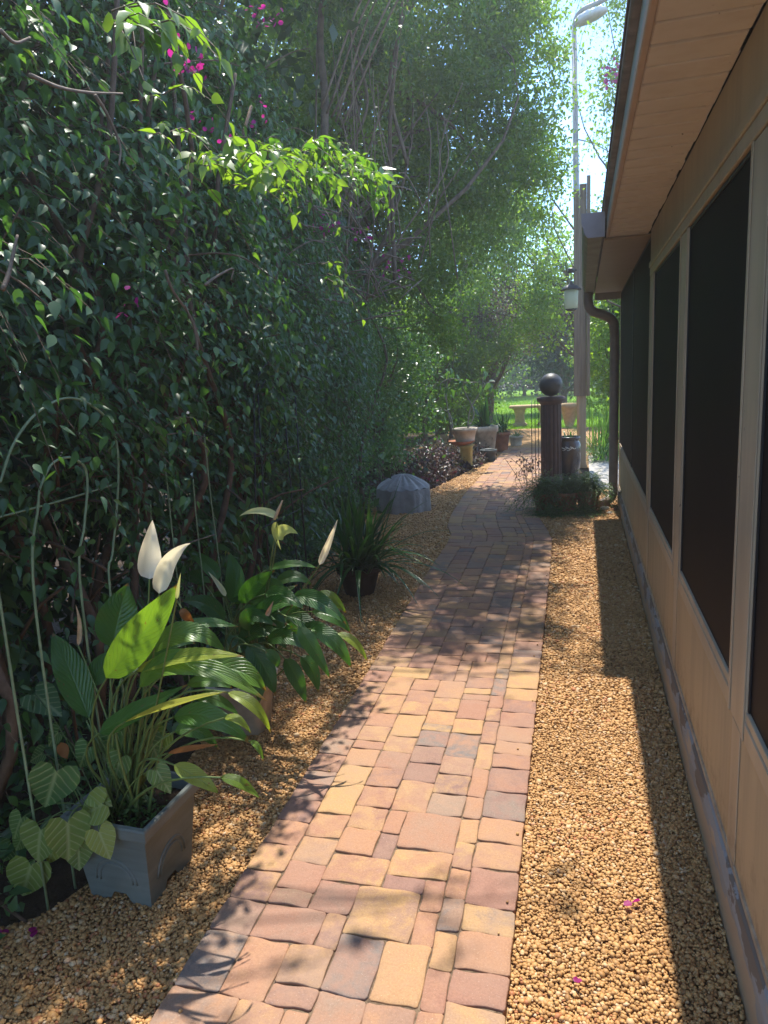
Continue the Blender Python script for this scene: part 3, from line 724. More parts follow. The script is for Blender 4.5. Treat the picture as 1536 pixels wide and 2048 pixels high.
def roof(m):
    V = [(EX-.05, HY0, 2.547), (EX-.05, HY1+.05, 2.547), (2.6, HY1+.05, 3.2), (2.6, HY0, 3.2), (EX-.05, HY0, 2.562), (EX-.05, HY1+.05, 2.562), (2.6, HY1+.05, 3.215), (2.6, HY0, 3.215)]
    m.add(V, [(0, 1, 2, 3), (4, 7, 6, 5), (0, 4, 5, 1), (1, 5, 6, 2), (2, 6, 7, 3), (3, 7, 4, 0)])
    V = [(2.602, HY0, 3.2), (2.602, HY1+.05, 3.2), (5.2, HY1+.05, 2.5), (5.2, HY0, 2.5), (2.602, HY0, 3.215), (2.602, HY1+.05, 3.215), (5.2, HY1+.05, 2.515), (5.2, HY0, 2.515)]
    m.add(V, [(0, 1, 2, 3), (4, 7, 6, 5), (0, 4, 5, 1), (1, 5, 6, 2), (2, 6, 7, 3), (3, 7, 4, 0)])
part('roof', M['shingle'], roof)
def walls(m):
    m.box((WX+.095, HY1-.1, 0), (5.0, HY1-.02, 2.49)); m.box((WX+.095, HY0, 0), (5.0, HY0+.08, 2.49)); m.box((4.95, HY0+.081, 0), (5.0, HY1-.101, 2.49))
    m.box((WX+.3, HY0+.082, 2.42), (4.94, HY1-.102, 2.46))
part('wall', M['panel'], walls)
part('porch_floor', M['concrete'], lambda m: m.box((WX+.1, HY0+.09, .0), (4.9, HY1-.11, .12)))
def gut(m):
    ysg = np.linspace(4.78, 8.62, 9)
    prof = [(0.128, 2.50), (0.128, 2.385), (0.115, 2.365), (0.03, 2.365), (0.012, 2.39), (0.0, 2.45), (-0.006, 2.49), (-0.006, 2.505), (.002, 2.505), (.006, 2.45), (.02, 2.395), (.035, 2.372), (.11, 2.372), (.12, 2.39), (.12, 2.50)]
    V = [(x, y, z) for y in ysg for x, z in prof]; n = len(prof)
    m.add(V, [(j*n+i, j*n+(i+1) % n, (j+1)*n+(i+1) % n, (j+1)*n+i) for j in range(8) for i in range(n)])
g = part('gutter', M['gutterpaint'], gut)
mm = MB(); mm.add([(-.008, 4.775, 2.505), (-.008, 4.775, 2.45), (.01, 4.775, 2.385), (.03, 4.775, 2.36), (.13, 4.775, 2.36), (.13, 4.775, 2.505)]+[(-.008, 4.785, 2.505), (-.008, 4.785, 2.45), (.01, 4.785, 2.385), (.03, 4.785, 2.36), (.13, 4.785, 2.36), (.13, 4.785, 2.505)],
    [(0, 1, 2, 3, 4, 5), (11, 10, 9, 8, 7, 6)]+[(i, (i+1) % 6, (i+1) % 6+6, i+6) for i in range(6)]); mm.build('end_cap', M['gutterend'], g, False, fix=True)
def down(m):
    P = spline([(.06, 8.35, 2.37), (.06, 8.35, 2.26), (.10, 8.35, 2.17), (.22, 8.35, 2.12), (.31, 8.36, 2.06), (.335, 8.37, 1.95), (.338, 8.38, 1.5), (.338, 8.38, .35), (.335, 8.37, .16), (.30, 8.33, .09), (.20, 8.2, .05)], 44)
    m.tube(P, .05, 12)
part('downspout', M['copper'], down, None, True)
for z in (1.7, .75): part('bracket', M['copper'], lambda m: m.lathe([(.056, z), (.056, z+.03)], (.338, 8.38, 0), 12))

# ------------------------------------------------------------------ leaves placed one by one
def blade(mb, pts, width, face, prof, rows=14, cols=6, wave=0.0, fold=0.25, rnd=0.5, seed=0, cup=0.0):
    rr = random.Random(seed); n = len(pts); T = norm(np.gradient(pts, axis=0)); V = []; A = []
    ph = rr.random()*6; fr = rr.uniform(9, 16)
    for i in range(n):
        t = i/(n-1); w = width*prof(t)/2
        nr = norm(face-T[i]*(face@T[i])); sd = np.cross(T[i], nr)
        for j in range(cols+1):
            u = j/cols*2-1
            z = fold*abs(u)*w - cup*w*(1-u*u) + wave*width*abs(u)**2*math.sin(fr*t+ph+(1.7 if u > 0 else 0))
            V.append(pts[i]+sd*u*w+nr*z); A.append((0.5+u*.5, t, rnd))
    f = [(i*(cols+1)+j, i*(cols+1)+j+1, (i+1)*(cols+1)+j+1, (i+1)*(cols+1)+j) for i in range(n-1) for j in range(cols)]
    b = mb.n; mb.add(V, f); mb.a[-1] = np.array(A, np.float32)
def lilyprof(t): return max(0.02, (math.sin(math.pi*min(1, t*1.02)**0.75)**0.8)*(1-0.12*t)) if t < .98 else 0.02
UP = np.array([0, 0, 1.0])
def px6(p, sx, ox, oy): return (p[0]/sx+ox, p[1]/sx+oy)

def lily_leaf(plant, soil, P, Ys, wpx, rnd, mat='lily', facemix=0.5, seed=0, s=2.56, ox=0, oy=1100, wave=.035, pet=True, fold=.22, label=None, cols=6):
    q = [at(*px6(p, s, ox, oy), y) for p, y in zip(P, Ys)]
    pts = bez(q[0], q[1], q[2], 15); mid = pts[7]; w = wpx/s/ppm(mid)
    toc = norm(CAMP-mid); facemix = min(.9, facemix+.15); face = norm(UP*(1-facemix)+toc*facemix)
    mb = MB(); blade(mb, pts, w, face, lilyprof, wave=wave, fold=fold, rnd=rnd, seed=seed, cols=cols)
    o = mb.build('leaf', M[mat], plant, True)
    if label: o['label'] = label
    if pet:
        m2 = MB(); rs = random.Random(seed); b = soil+np.array([rs.uniform(-.05, .05), rs.uniform(-.05, .05), 0])
        dirn = norm(pts[1]-pts[0]); c = q[0]-dirn*np.linalg.norm(q[0]-b)*.38
        m2.tube(bez(b, (b*.3+c*.7)*.85+q[0]*.15, q[0], 9), [.0055, .004, .0028], 6, False)
        m2.build('petiole', M['petiole'], plant)
    return o

# square blue-grey planter with arch reliefs
PC = np.array([-1.40, 1.775, 0.0])
planter = thing('planter', PC, 'square blue-grey planter with arched relief, holding the nearest peace lily', 'planter')
def plant_shell(m):
    rot = rad(-2); K = 10
    def ring(h, z, notch=False):
        pts = []
        for (sx, sy), (ex, ey) in (((-1, -1), (1, -1)), ((1, -1), (1, 1)), ((1, 1), (-1, 1)), ((-1, 1), (-1, -1))):
            for k in range(K):
                t = k/K; x = (sx+(ex-sx)*t)*h; y = (sy+(ey-sy)*t)*h
                zz = z+(0.035 if notch and 0.3 < t < 0.7 else 0); pts.append((x, y, zz))
        P = np.array(pts); c, s_ = math.cos(rot), math.sin(rot)
        return np.column_stack([P[:, 0]*c-P[:, 1]*s_+PC[0], P[:, 0]*s_+P[:, 1]*c+PC[1], P[:, 2]])
    R_ = [ring(.112, .004, True), ring(.116, .05), ring(.136, .25), ring(.138, .262), ring(.152, .264), ring(.156, .270), ring(.158, .302), ring(.155, .308), ring(.142, .308), ring(.138, .30), ring(.130, .24)]
    n = 4*K; m.add(np.vstack(R_), [(k*n+i, k*n+(i+1) % n, (k+1)*n+(i+1) % n, (k+1)*n+i) for k in range(len(R_)-1) for i in range(n)])
o = MB(); plant_shell(o); o = sharp(o.build('body', M['planter'], planter, True), 30)
def relief(m):
    rot = rad(-2)
    for face in (0, 1):
        for r in (.075, .06):
            P = []
            for k in range(15):
                th = math.pi*k/14; u = r*math.cos(th); z = .085+r*1.15*math.sin(th); h = .1162+(z-.05)*.1 
                p = (u, -h) if face == 0 else (h, u)
                P.append((PC[0]+p[0]*math.cos(rot)-p[1]*math.sin(rot), PC[1]+p[0]*math.sin(rot)+p[1]*math.cos(rot), z))
            h0 = .119-.0018
            for e in (P[0], P[-1]): pass
            m.tube(np.array(P), .0042, 6)
o = MB(); relief(o); o.build('relief', M['planter'], planter, True)
o = MB(); o.lathe([(.001, .262), (.13, .262), (.14, .255)], PC, 28, sq=8, cap=False); o.build('soil', M['soil'], planter)

lily1 = thing('peace_lily', PC+np.array([0, 0, .265]), 'nearest peace lily with two white flowers and yellowing arched leaves', 'peace lily', 'potted peace lilies')
soil1 = PC+np.array([0.0, 0, .262]); Y1 = 1.78
L1 = [  # base, mid, tip (zoomed photo pixels), depth Y per point, width, tint, facing
 ([(455, 860), (350, 600), (270, 425)], (1.80, 1.82, 1.84), 165, .35, .75),
 ([(575, 500), (610, 330), (655, 170)], (1.90, 1.93, 1.96), 220, .25, .8),
 ([(480, 700), (530, 590), (640, 500)], (1.86, 1.9, 1.95), 120, .2, .6),
 ([(548, 655), (735, 420), (915, 170)], (1.66, 1.64, 1.62), 205, .72, .8),
 ([(780, 520), (970, 425), (1165, 530)], (1.82, 1.85, 1.90), 115, .62, .35),
 ([(900, 405), (1060, 375), (1225, 395)], (1.9, 1.95, 2.0), 60, .45, .3),
 ([(700, 620), (960, 545), (1255, 545)], (1.74, 1.72, 1.72), 80, .9, .4),
 ([(720, 700), (960, 580), (1370, 775)], (1.72, 1.72, 1.76), 125, .65, .45),
 ([(960, 600), (1200, 610), (1360, 720)], (1.80, 1.82, 1.85), 130, .6, .5),
 ([(640, 880), (900, 785), (1165, 725)], (1.62, 1.6, 1.62), 48, .97, .2),
 ([(1165, 730), (1300, 800), (1385, 935)], (1.66, 1.66, 1.68), 55, .88, .45),
 ([(890, 855), (1080, 860), (1285, 990)], (1.74, 1.74, 1.76), 110, .4, .5),
 ([(1150, 860), (1220, 870), (1285, 940)], (1.70, 1.7, 1.71), 40, .85, .4),
 ([(512, 935), (700, 830), (960, 690)], (1.66, 1.68, 1.72), 95, .3, .45),
 ([(895, 930), (1010, 925), (1120, 1020)], (1.76, 1.78, 1.8), 75, .35, .5),
 ([(960, 690), (1080, 670), (1190, 710)], (1.84, 1.86, 1.88), 70, .55, .4),
 ([(1000, 760), (1110, 770), (1230, 850)], (1.84, 1.86, 1.88), 60, .5, .4),
 ([(1280, 980), (1320, 1010), (1348, 1080)], (1.76, 1.76, 1.76), 28, .7, .4),
 ([(740, 560), (880, 470), (1000, 480)], (1.9, 1.94, 1.98), 90, .3, .5),
 ([(700, 500), (800, 470), (870, 560)], (1.96, 2.0, 2.02), 90, .2, .5),
 ([(1040, 640), (1180, 560), (1240, 590)], (1.9, 1.94, 1.96), 60, .6, .4),
 ([(620, 660), (660, 600), (730, 560)], (1.8, 1.85, 1.9), 80, .3, .6),
 ([(1060, 1165), (1000, 1140), (890, 1102)], (1.70, 1.70, 1.70), 20, .8, .5),
]
for i, (P, Ys, w, r, fm) in enumerate(L1[:-1]): lily_leaf(lily1, soil1, P, Ys, w*(1.0 if i < 4 else 1.25), r, facemix=fm, seed=i+1)
lily_leaf(lily1, soil1, [(890, 1100), (1010, 1165), (1125, 1250)], (1.66, 1.66, 1.66), 95, .86, facemix=.6, seed=40, label='olive yellow leaf lying low beside the planter')
lily_leaf(lily1, soil1, [(1130, 1165), (1235, 1195), (1335, 1275)], (1.66, 1.68, 1.7), 62, .78, facemix=.6, seed=41, wave=.06)
lily_leaf(lily1, soil1, [(860, 1040), (980, 1015), (1125, 995)], (1.74, 1.75, 1.77), 34, .6, 'dead', .5, 42, label='withered orange brown leaf')
lily_leaf(lily1, soil1, [(310, 985), (325, 1030), (345, 1070)], (1.7, 1.7, 1.7), 60, .3, 'dead', .7, 43, pet=False, label='curled dry brown leaf scrap')
lily_leaf(lily1, soil1, [(930, 300), (955, 340), (1000, 380)], (1.9, 1.9, 1.95), 50, .4, 'dead', .7, 44, label='brown curled leaf tip')
for i, (p, q) in enumerate([((600, 700), (598, 1340)), ((640, 900), (600, 1340)), ((690, 900), (685, 1320)), ((735, 760), (700, 1330)), ((850, 800), (735, 1300)), ((790, 900), (745, 1290)), ((480, 900), (520, 1330)), ((560, 1100), (545, 1340)), ((440, 870), (500, 1300)), ((880, 760), (800, 1260))]):
    a = at(*px6(p, 2.56, 0, 1100), 1.76+.02*(i % 3)); b = soil1+np.array([(-.06+.014*i), -.04+.02*(i % 4), 0]); m2 = MB()
    m2.tube(bez(b, (a+b)/2+np.array([-.006, 0, 0]), a, 8), [.0055, .0045, .003], 6, False); m2.build('petiole', M['petiole'], lily1)

def spathe_prof(t): return max(.02, math.sin(math.pi*t**.62)**.75*(1-.25*t))
def flower(plant, P, Ys, wpx, s, ox, oy, stem_to=None, mat='spathe', rnd=.3, fm=.85, wave=.03, fold=.5, spadix=None, label=None, cols=8):
    q = [at(*px6(p, s, ox, oy), y) for p, y in zip(P, Ys)]; pts = bez(*q, 15); mid = pts[7]; w = wpx/s/ppm(mid)
    face = norm(UP*(1-fm)+norm(CAMP-mid)*fm)
    m = MB(); blade(m, pts, w, face, spathe_prof, wave=wave, fold=fold*.6, cup=.35, rnd=rnd, seed=int(wpx), cols=cols)
    f = m.build('flower', M[mat], plant, True)
    if label: f['label'] = label
    if stem_to is not None:
        m = MB(); c = q[0]*.5+np.asarray(stem_to)*.5+np.array([.01, 0, .02]); m.tube(bez(stem_to, c, q[0], 12), [.0042, .003, .0026], 6, False); m.build('stalk', M['petiole'], plant)
    if spadix is not None:
        a, b = [at(*px6(p, s, ox, oy), y) for p, y in spadix]; m = MB(); m.tube(bez(a, (a+b)/2, b, 6), [.006, .0075, .006, .003], 8); m.build('spadix', M['spadix'], f)
    return f
z5 = (2.56, 0, 700); z6 = (2.56, 0, 1100); z7 = (2.56, 300, 950)
flower(lily1, [(765, 1172), (770, 1030), (780, 872)], (1.84, 1.84, 1.84), 128, *z5, soil1, rnd=.2, label='upright white flower with a long pointed tip')
flower(lily1, [(815, 1245), (868, 1085), (975, 990)], (1.80, 1.80, 1.80), 100, *z5, soil1, rnd=.5, wave=.07, label='leaning white flower curling to the right')
flower(lily1, [(400, 490), (408, 385), (387, 280)], (1.86, 1.86, 1.86), 26, *z6, soil1, 'spadix', rnd=.5, fold=.9, label='narrow closed peach bud')
flower(lily1, [(905, 250), (912, 195), (925, 118)], (1.60, 1.60, 1.60), 22, *z6, soil1, rnd=.95, fold=.9, label='small green-white bud tip')

# second peace lily, beige square pot
B2 = np.array([-1.525, 2.80, 0.0])
pot2 = thing('flower_pot', B2, 'weathered beige square clay pot behind the blue-grey planter', 'pot')
m = MB(); m.lathe([(.095, .0), (.10, .01), (.122, .20), (.128, .215), (.142, .217), (.145, .25), (.138, .256), (.122, .256), (.118, .22)], B2, 48, sq=6, rot=rad(8), cap=False); m.build('body', M['beige'], pot2, True)
m = MB(); m.lathe([(.001, .225), (.12, .225)], B2, 28, sq=6, rot=rad(8), cap=False); m.build('soil', M['soil'], pot2)
lily2 = thing('peace_lily', B2+np.array([0, 0, .226]), 'peace lily in the beige pot, glossy dark leaves with a tall pale-green bloom', 'peace lily', 'potted peace lilies')
soil2 = B2+np.array([0, 0, .225])
L2 = [
 ([(465, 655), (535, 565), (640, 490)], (2.75, 2.72, 2.7), 95, .45, .7),
 ([(425, 655), (435, 520), (400, 395)], (2.9, 2.92, 2.95), 105, .2, .75),
 ([(350, 540), (290, 455), (180, 385)], (2.92, 2.95, 3.0), 80, .25, .6),
 ([(600, 485), (735, 455), (860, 478)], (2.9, 2.92, 2.95), 48, .5, .4),
 ([(380, 745), (280, 660), (160, 648)], (2.7, 2.66, 2.6), 100, .05, .6),
 ([(505, 800), (520, 720), (650, 775)], (2.6, 2.57, 2.55), 95, .12, .7),
 ([(590, 610), (690, 620), (790, 690)], (2.66, 2.64, 2.62), 85, .3, .6),
 ([(735, 620), (870, 650), (1005, 765)], (2.68, 2.66, 2.64), 100, .15, .6),
 ([(850, 620), (930, 635), (1003, 705)], (2.78, 2.8, 2.82), 75, .72, .5),
 ([(830, 700), (950, 730), (1025, 810)], (2.7, 2.7, 2.7), 80, .3, .6),
 ([(825, 790), (940, 850), (1035, 995)], (2.62, 2.6, 2.6), 95, .4, .55),
 ([(960, 810), (1050, 860), (1112, 955)], (2.62, 2.62, 2.62), 48, .85, .5),
 ([(760, 780), (830, 880), (925, 1045)], (2.55, 2.53, 2.52), 85, .35, .6),
 ([(690, 940), (750, 1040), (800, 1170)], (2.6, 2.6, 2.6), 90, .1, .6),
 ([(500, 870), (580, 980), (645, 1130)], (2.58, 2.56, 2.55), 130, .05, .6),
 ([(770, 930), (830, 1000), (862, 1115)], (2.66, 2.66, 2.66), 80, .08, .6),
 ([(500, 620), (420, 600), (300, 620)], (2.9, 2.95, 3.0), 90, .1, .5),
 ([(560, 700), (620, 640), (760, 560)], (2.95, 3.0, 3.05), 90, .15, .5),
 ([(640, 560), (740, 520), (830, 570)], (2.95, 2.98, 3.0), 70, .3, .5),
 ([(500, 900), (440, 860), (385, 820)], (2.7, 2.7, 2.7), 80, .1, .6),
 ([(600, 850), (700, 830), (800, 900)], (2.62, 2.6, 2.58), 90, .05, .6),
 ([(560, 980), (560, 1060), (560, 1170)], (2.56, 2.54, 2.52), 90, .08, .6),
 ([(280, 560), (230, 520), (170, 510)], (2.95, 3.0, 3.05), 80, .1, .6),
 ([(590, 900), (640, 940), (650, 990)], (2.5, 2.5, 2.5), 60, .3, .7),
 ([(700, 720), (800, 760), (900, 870)], (2.72, 2.7, 2.7), 90, .1, .6),
]
rl = random.Random(44)
for i in range(26):
    a = rl.uniform(430, 760); b = rl.uniform(640, 900); th = rl.uniform(-2.6, .9); Ln = rl.uniform(150, 270); yy = rl.uniform(2.6, 3.0)
    L2.append(([(a, b), (a+math.cos(th)*Ln*.55, b+math.sin(th)*Ln*.35-25), (a+math.cos(th)*Ln, b+math.sin(th)*Ln*.6+rl.uniform(10, 70))], (yy, yy-.02, yy-.04), rl.uniform(75, 110), rl.uniform(0, .35), .5))
for i, (P, Ys, w, r, fm) in enumerate(L2): lily_leaf(lily2, soil2, P, Ys, w, r, facemix=fm, seed=100+i, s=2.56, ox=300, oy=950, cols=6)
flower(lily2, [(655, 222), (560, 185), (455, 212)], (2.7, 2.7, 2.7), 52, *z7, None, rnd=.9, fm=.55, spadix=[((636, 228), 2.7), ((678, 130), 2.7)], label='flat pale green-white bloom with peach spike')
flower(lily2, [(650, 330), (690, 285), (755, 300)], (2.7, 2.7, 2.7), 80, *z7, soil2+np.array([.03, 0, 0]), rnd=1.0, fm=.7, label='curled yellow-green bloom fragment')
flower(lily2, [(650, 240), (640, 300), (672, 385)], (2.7, 2.7, 2.7), 36, *z7, soil2+np.array([.03, 0, 0]), rnd=1.0, fm=.7)
flower(lily2, [(388, 620), (350, 560), (298, 495)], (2.75, 2.75, 2.75), 30, *z7, soil2, rnd=.8, fold=.9, label='slim leaning bud on the left')
flower(lily2, [(868, 460), (915, 350), (960, 228)], (2.75, 2.75, 2.75), 40, *z7, soil2, rnd=.7, fold=.9, label='tall narrow cream bud on the right')
flower(lily2, [(598, 722), (612, 690), (632, 645)], (2.55, 2.55, 2.55), 26, *z7, None, 'spadix', rnd=.5, fold=.9)

# arrowhead vine trailing over the planter's left side
arrow = thing('arrowhead_vine', PC+np.array([-.13, -.1, .265]), 'pale-veined arrowhead vine spilling over the left side of the blue-grey planter', 'vine')
def T_arrow():
    right = [(0, .02), (.13, -.16), (.30, -.20), (.40, -.05), (.43, .16), (.38, .38), (.27, .60), (.14, .82), (0, 1.0)]
    midr = [(0, .02), (0, .04), (0, .10), (0, .18), (0, .28), (0, .45), (0, .62), (0, .84), (0, 1.0)]
    v, u, f = [], [], []
    for i, ((x, y), (_, my)) in enumerate(zip(right, midr)):
        for a in (-1, -.5, 0, .5, 1):
            X = a*x; Yy = my+(y-my)*abs(a); z = .16*abs(X)-.25*Yy*Yy*.6-.05*math.sin(3.1*abs(a))*x
            v.append((X, Yy, z)); u.append((.5+X*1.1, Yy))
    for i in range(len(right)-1):
        for j in range(4): f.append((i*5+j, i*5+j+1, (i+1)*5+j+1, (i+1)*5+j))
    return np.array(v), f, np.array(u)
TA = T_arrow()
AL = [((290, 1130), (230, 1322), 1.62, .05), ((210, 1430), (180, 1602), 1.56, .55), ((345, 1390), (355, 1585), 1.56, .5), ((505, 1440), (560, 1575), 1.58, .85), ((110, 1370), (62, 1478), 1.62, .3),
      ((160, 1610), (110, 1780), 1.58, .6), ((530, 1300), (400, 1365), 1.62, .8), ((800, 1130), (868, 1235), 1.70, .35), ((450, 1010), (400, 1110), 1.72, .15), ((600, 930), (540, 1060), 1.80, .1), ((120, 1460), (75, 1540), 1.66, .5),
      ((280, 1500), (245, 1605), 1.62, .9), ((400, 1500), (405, 1640), 1.60, .4), ((620, 1060), (580, 1180), 1.74, .3), ((300, 930), (240, 1000), 1.86, .1), ((760, 960), (820, 1080), 1.82, .2), ((480, 1260), (560, 1300), 1.64, .75), ((220, 1040), (150, 1080), 1.85, .1), ((850, 940), (800, 1040), 1.86, .4), ((180, 700+40), (300, 830), 1.95, .1), ((60, 1500), (20, 1600), 1.7, .2)]
for i, (b, t, Yd, r) in enumerate(AL):
    pb, pt = at(*px6(b, *z6), Yd), at(*px6(t, *z6), Yd-.01); d = pt-pb; Ln = np.linalg.norm(d)*1.12
    rr = random.Random(i); nr = norm(norm(CAMP-pb)*.8+UP*.35+np.array([rr.uniform(-.3, .3), 0, 0]))
    m = MB(); m.scatter(TA, pb[None], frames(d[None], nr[None]), np.array([[Ln*rr.uniform(.95, 1.15), Ln, Ln]]), [r]); m.build('leaf', M['arrow'], arrow, True)
    s0 = PC+np.array([-.10+.012*i % .1, -.1+.01*(i % 5), .265]); m = MB()
    m.tube(bez(s0, (s0+pb)/2+np.array([0, 0, .05]), pb+d*.03, 8), .0018, 5, False); m.build('stem', M['petiole'], arrow)
# small ferny weeds inside the planter
weed = thing('seedling', PC+np.array([.05, -.05, .263]), 'tiny dark feathery seedlings growing at the rim of the blue-grey planter', 'seedling')
rng = np.random.default_rng(5); m = MB(); n = 260
P = PC+np.column_stack([rng.normal(.03, .045, n), rng.normal(-.05, .045, n), .265+rng.random(n)*.05]); P[:, 0] = np.clip(P[:, 0], PC[0]-.12, PC[0]+.12); P[:, 1] = np.clip(P[:, 1], PC[1]-.12, PC[1]+.12)
m.scatter(TL_MID, P, frames(rng.normal(size=(n, 3))+UP*.3, rng.normal(0, .4, (n, 3))+UP), .018*(.6+rng.random(n)), rng.random(n)*.6); m.build('leaves', M['fern'], weed)

# ------------------------------------------------------------------ strap plant in terracotta pot
C3 = np.array([-1.60, 4.85, 0])
pot3 = thing('flower_pot', C3, 'dark terracotta bowl pot under the strap-leaved plant', 'pot')
m = MB(); m.lathe([(.10, 0), (.105, .01), (.15, .17), (.155, .18), (.165, .182), (.168, .22), (.16, .225), (.148, .222), (.145, .19)], C3, 40, cap=False); m.build('body', M['terrared'], pot3, True)
m = MB(); m.lathe([(.001, .20), (.147, .20)], C3, 30, cap=False); m.build('soil', M['soil'], pot3)
def straps(name, c, z0, n, length, width, mat, label, cat, seed, spread=.10, lean=(0.0, 0.0), rise=1.0, group=None, droop=1.0, parent=None, seg=9):
    t = parent or thing(name, (c[0], c[1], z0), label, cat, group); rr = random.Random(seed); m = MB()
    for i in range(n):
        th = rr.uniform(0, 6.283); el = rr.uniform(.35, 1.45)*rise; Ls = length*rr.uniform(.6, 1.15)
        b = np.array([c[0]+spread*rr.gauss(0, .5), c[1]+spread*rr.gauss(0, .5), z0])
        h = np.array([math.cos(th)+lean[0], math.sin(th)+lean[1], 0]); P = []
        for k in range(seg):
            s_ = k/(seg-1); up = math.sin(min(el, 1.5))*s_*Ls-droop*(1.6-el)*.55*Ls*s_**2.3; P.append(b+h*math.cos(min(el, 1.5))*Ls*s_*(1.0)+UP*up)
        P = np.array(P); P[:, 2] = np.maximum(P[:, 2], 0.03)
        face = norm(UP+np.array([0.01, 0, 0])-h*.5); blade(m, P, width*rr.uniform(.7, 1.2), face, lambda q: max(.03, (1-q**3)*min(1, .55+q*2.5)), cols=2, fold=.35, rnd=rr.random(), seed=i)
    m.build('leaves', M[mat], t, True); return t
straps('strap_plant', C3, .20, 150, .74, .032, 'strap', 'arching dark green strap-leaved plant between the second peace lily and the grey cover', 'plant', 3, .12, (.25, -.1))

# ------------------------------------------------------------------ covered fire pit
CV = np.array([-2.05, 8.08, 0])
cover = thing('fire_pit_cover', CV, 'grey vinyl cover pulled over a low round fire pit beside the gravel', 'cover')
def cov(m, lo, hi):
    seg = 96; V = []; th = np.arange(seg)*2*math.pi/seg
    octa = 1/np.cos(((th+.2) % (math.pi/4))-math.pi/8)*.955
    for (r, z, wv) in lo:
        fold_ = 1+wv*(.5*np.cos(8*th+.3)+.35*np.cos(19*th+1)+.3*np.sin(31*th))
        k = octa*fold_; zz = z+(-.012*np.cos(8*th) if .2 < z < .36 else 0)
        V.append(np.column_stack([CV[0]+r*k*np.cos(th), CV[1]+r*k*np.sin(th), np.full(seg, z)+(0.010*np.cos(16*th+.6) if hi and r > .03 else 0)]))
    n = len(lo); m.add(np.vstack(V), [(i*seg+j, i*seg+(j+1) % seg, (i+1)*seg+(j+1) % seg, (i+1)*seg+j) for i in range(n-1) for j in range(seg)]+([tuple((n-1)*seg+j for j in range(seg))] if hi else []))
m = MB(); cov(m, [(.328, .004, .045), (.332, .03, .035), (.329, .11, .03), (.330, .2, .015), (.327, .285, .012)], False); m.build('skirt', M['vinyl'], cover, True)
m = MB(); cov(m, [(.325, .285, .012), (.318, .296, .012), (.27, .335, .012), (.18, .385, .015), (.09, .425, .02), (.03, .440, .02), (.005, .443, 0)], True); m.build('top', M['vinyl'], cover, True)

# ------------------------------------------------------------------ wire hoops and stakes by the hedge
def wire(name, X, pts, label, r=.0042, mat='wire', cat='trellis', ground=(True, True), group=None, n=60):
    P = [atX(x/2.56, y/2.56+700, X) for x, y in pts]
    if ground[0]: P = [np.array([P[0][0]-.01, P[0][1], .0])]+P
    if ground[1]: P = P+[np.array([P[-1][0]+.005, P[-1][1], .0])]
    m = MB(); m.tube(spline(P, n), r, 8); o = m.build(name, M[mat], None, True); o['label'] = label; o['category'] = cat
    if group: o['group'] = group
    return o
wire('wire_hoop', -1.60, [(-60, 860), (0, 680), (60, 500), (150, 360), (250, 280), (340, 246), (430, 262), (520, 322), (570, 390), (600, 500), (606, 640), (595, 850), (575, 1050), (566, 1260)], 'tall green wire hoop at the far left, taller of the two', cat='garden hoop', group='wire hoops by the hedge')
wire('wire_hoop', -1.59, [(178, 1290), (195, 800), (215, 680), (270, 580), (350, 550), (410, 575), (440, 620), (447, 720), (432, 900), (416, 1260)], 'short green wire hoop standing inside the taller hoop', cat='garden hoop', group='wire hoops by the hedge')
for i, (pp, lb) in enumerate([([(-20, 860), (300, 775), (600, 684)], 'slanting green stake crossing behind the two wire hoops'), ([(845, 585), (868, 800), (890, 1010)], 'thin upright wire stake, leftmost in the dark gap behind the white flowers'),
                            ([(988, 660), (1005, 860), (1030, 1100)], 'thin wire stake in the middle of the dark gap in the hedge'), ([(1045, 430), (1080, 760), (1125, 1110)], 'tallest thin wire stake, rightmost of those in the dark gap'), ([(770, 770), (772, 830), (776, 900)], 'short wire stake just above the white flower'), ([(840, 1035), (960, 990), (1098, 945)], 'slanting pale cane behind the leaning white flower')]):
    wire('garden_stake', -1.70 if i else -1.68, pp, lb, .0032, 'wire' if i < 5 else 'twig', 'stake', (False, i in (1, 2, 3)), 'stakes by the hedge', 30)
# black obelisk trellis
ob = thing('obelisk_trellis', atX(548, 1010, -1.75)*np.array([1, 1, 0]), 'black metal arched trellis standing against the hedge behind the second peace lily', 'trellis')
def obel(m):
    for (xa, xt) in ((503, 508), (520, 516), (577, 566), (596, 590)):
        a = atX(xa+8, 1010, -1.72); b = atX(xt, 790, -1.72); m.tube(np.array([[a[0], a[1], 0], a, b]), .005, 6)
obm = MB(); obel(obm)
for z in (.35, .8, 1.2):
    a = atX(512, 1010, -1.715)*np.array([1, 1, 0])+UP*z; b = atX(600, 1010, -1.715)*np.array([1, 1, 0])+UP*z; obm.tube(np.array([a, (a+b)/2, b]), .0035, 5)
obm.build('upright', M['black'], ob)
obm = MB(); obm.tube(spline([atX(508, 790, -1.72), atX(520, 745, -1.72), atX(545, 722, -1.72), atX(575, 745, -1.72), atX(590, 790, -1.72)], 20), .005, 6)
obm.tube(spline([atX(516, 790, -1.72), atX(530, 762, -1.72), atX(545, 752, -1.72), atX(558, 762, -1.72), atX(566, 790, -1.72)], 20), .004, 6); obm.build('arch', M['black'], ob)

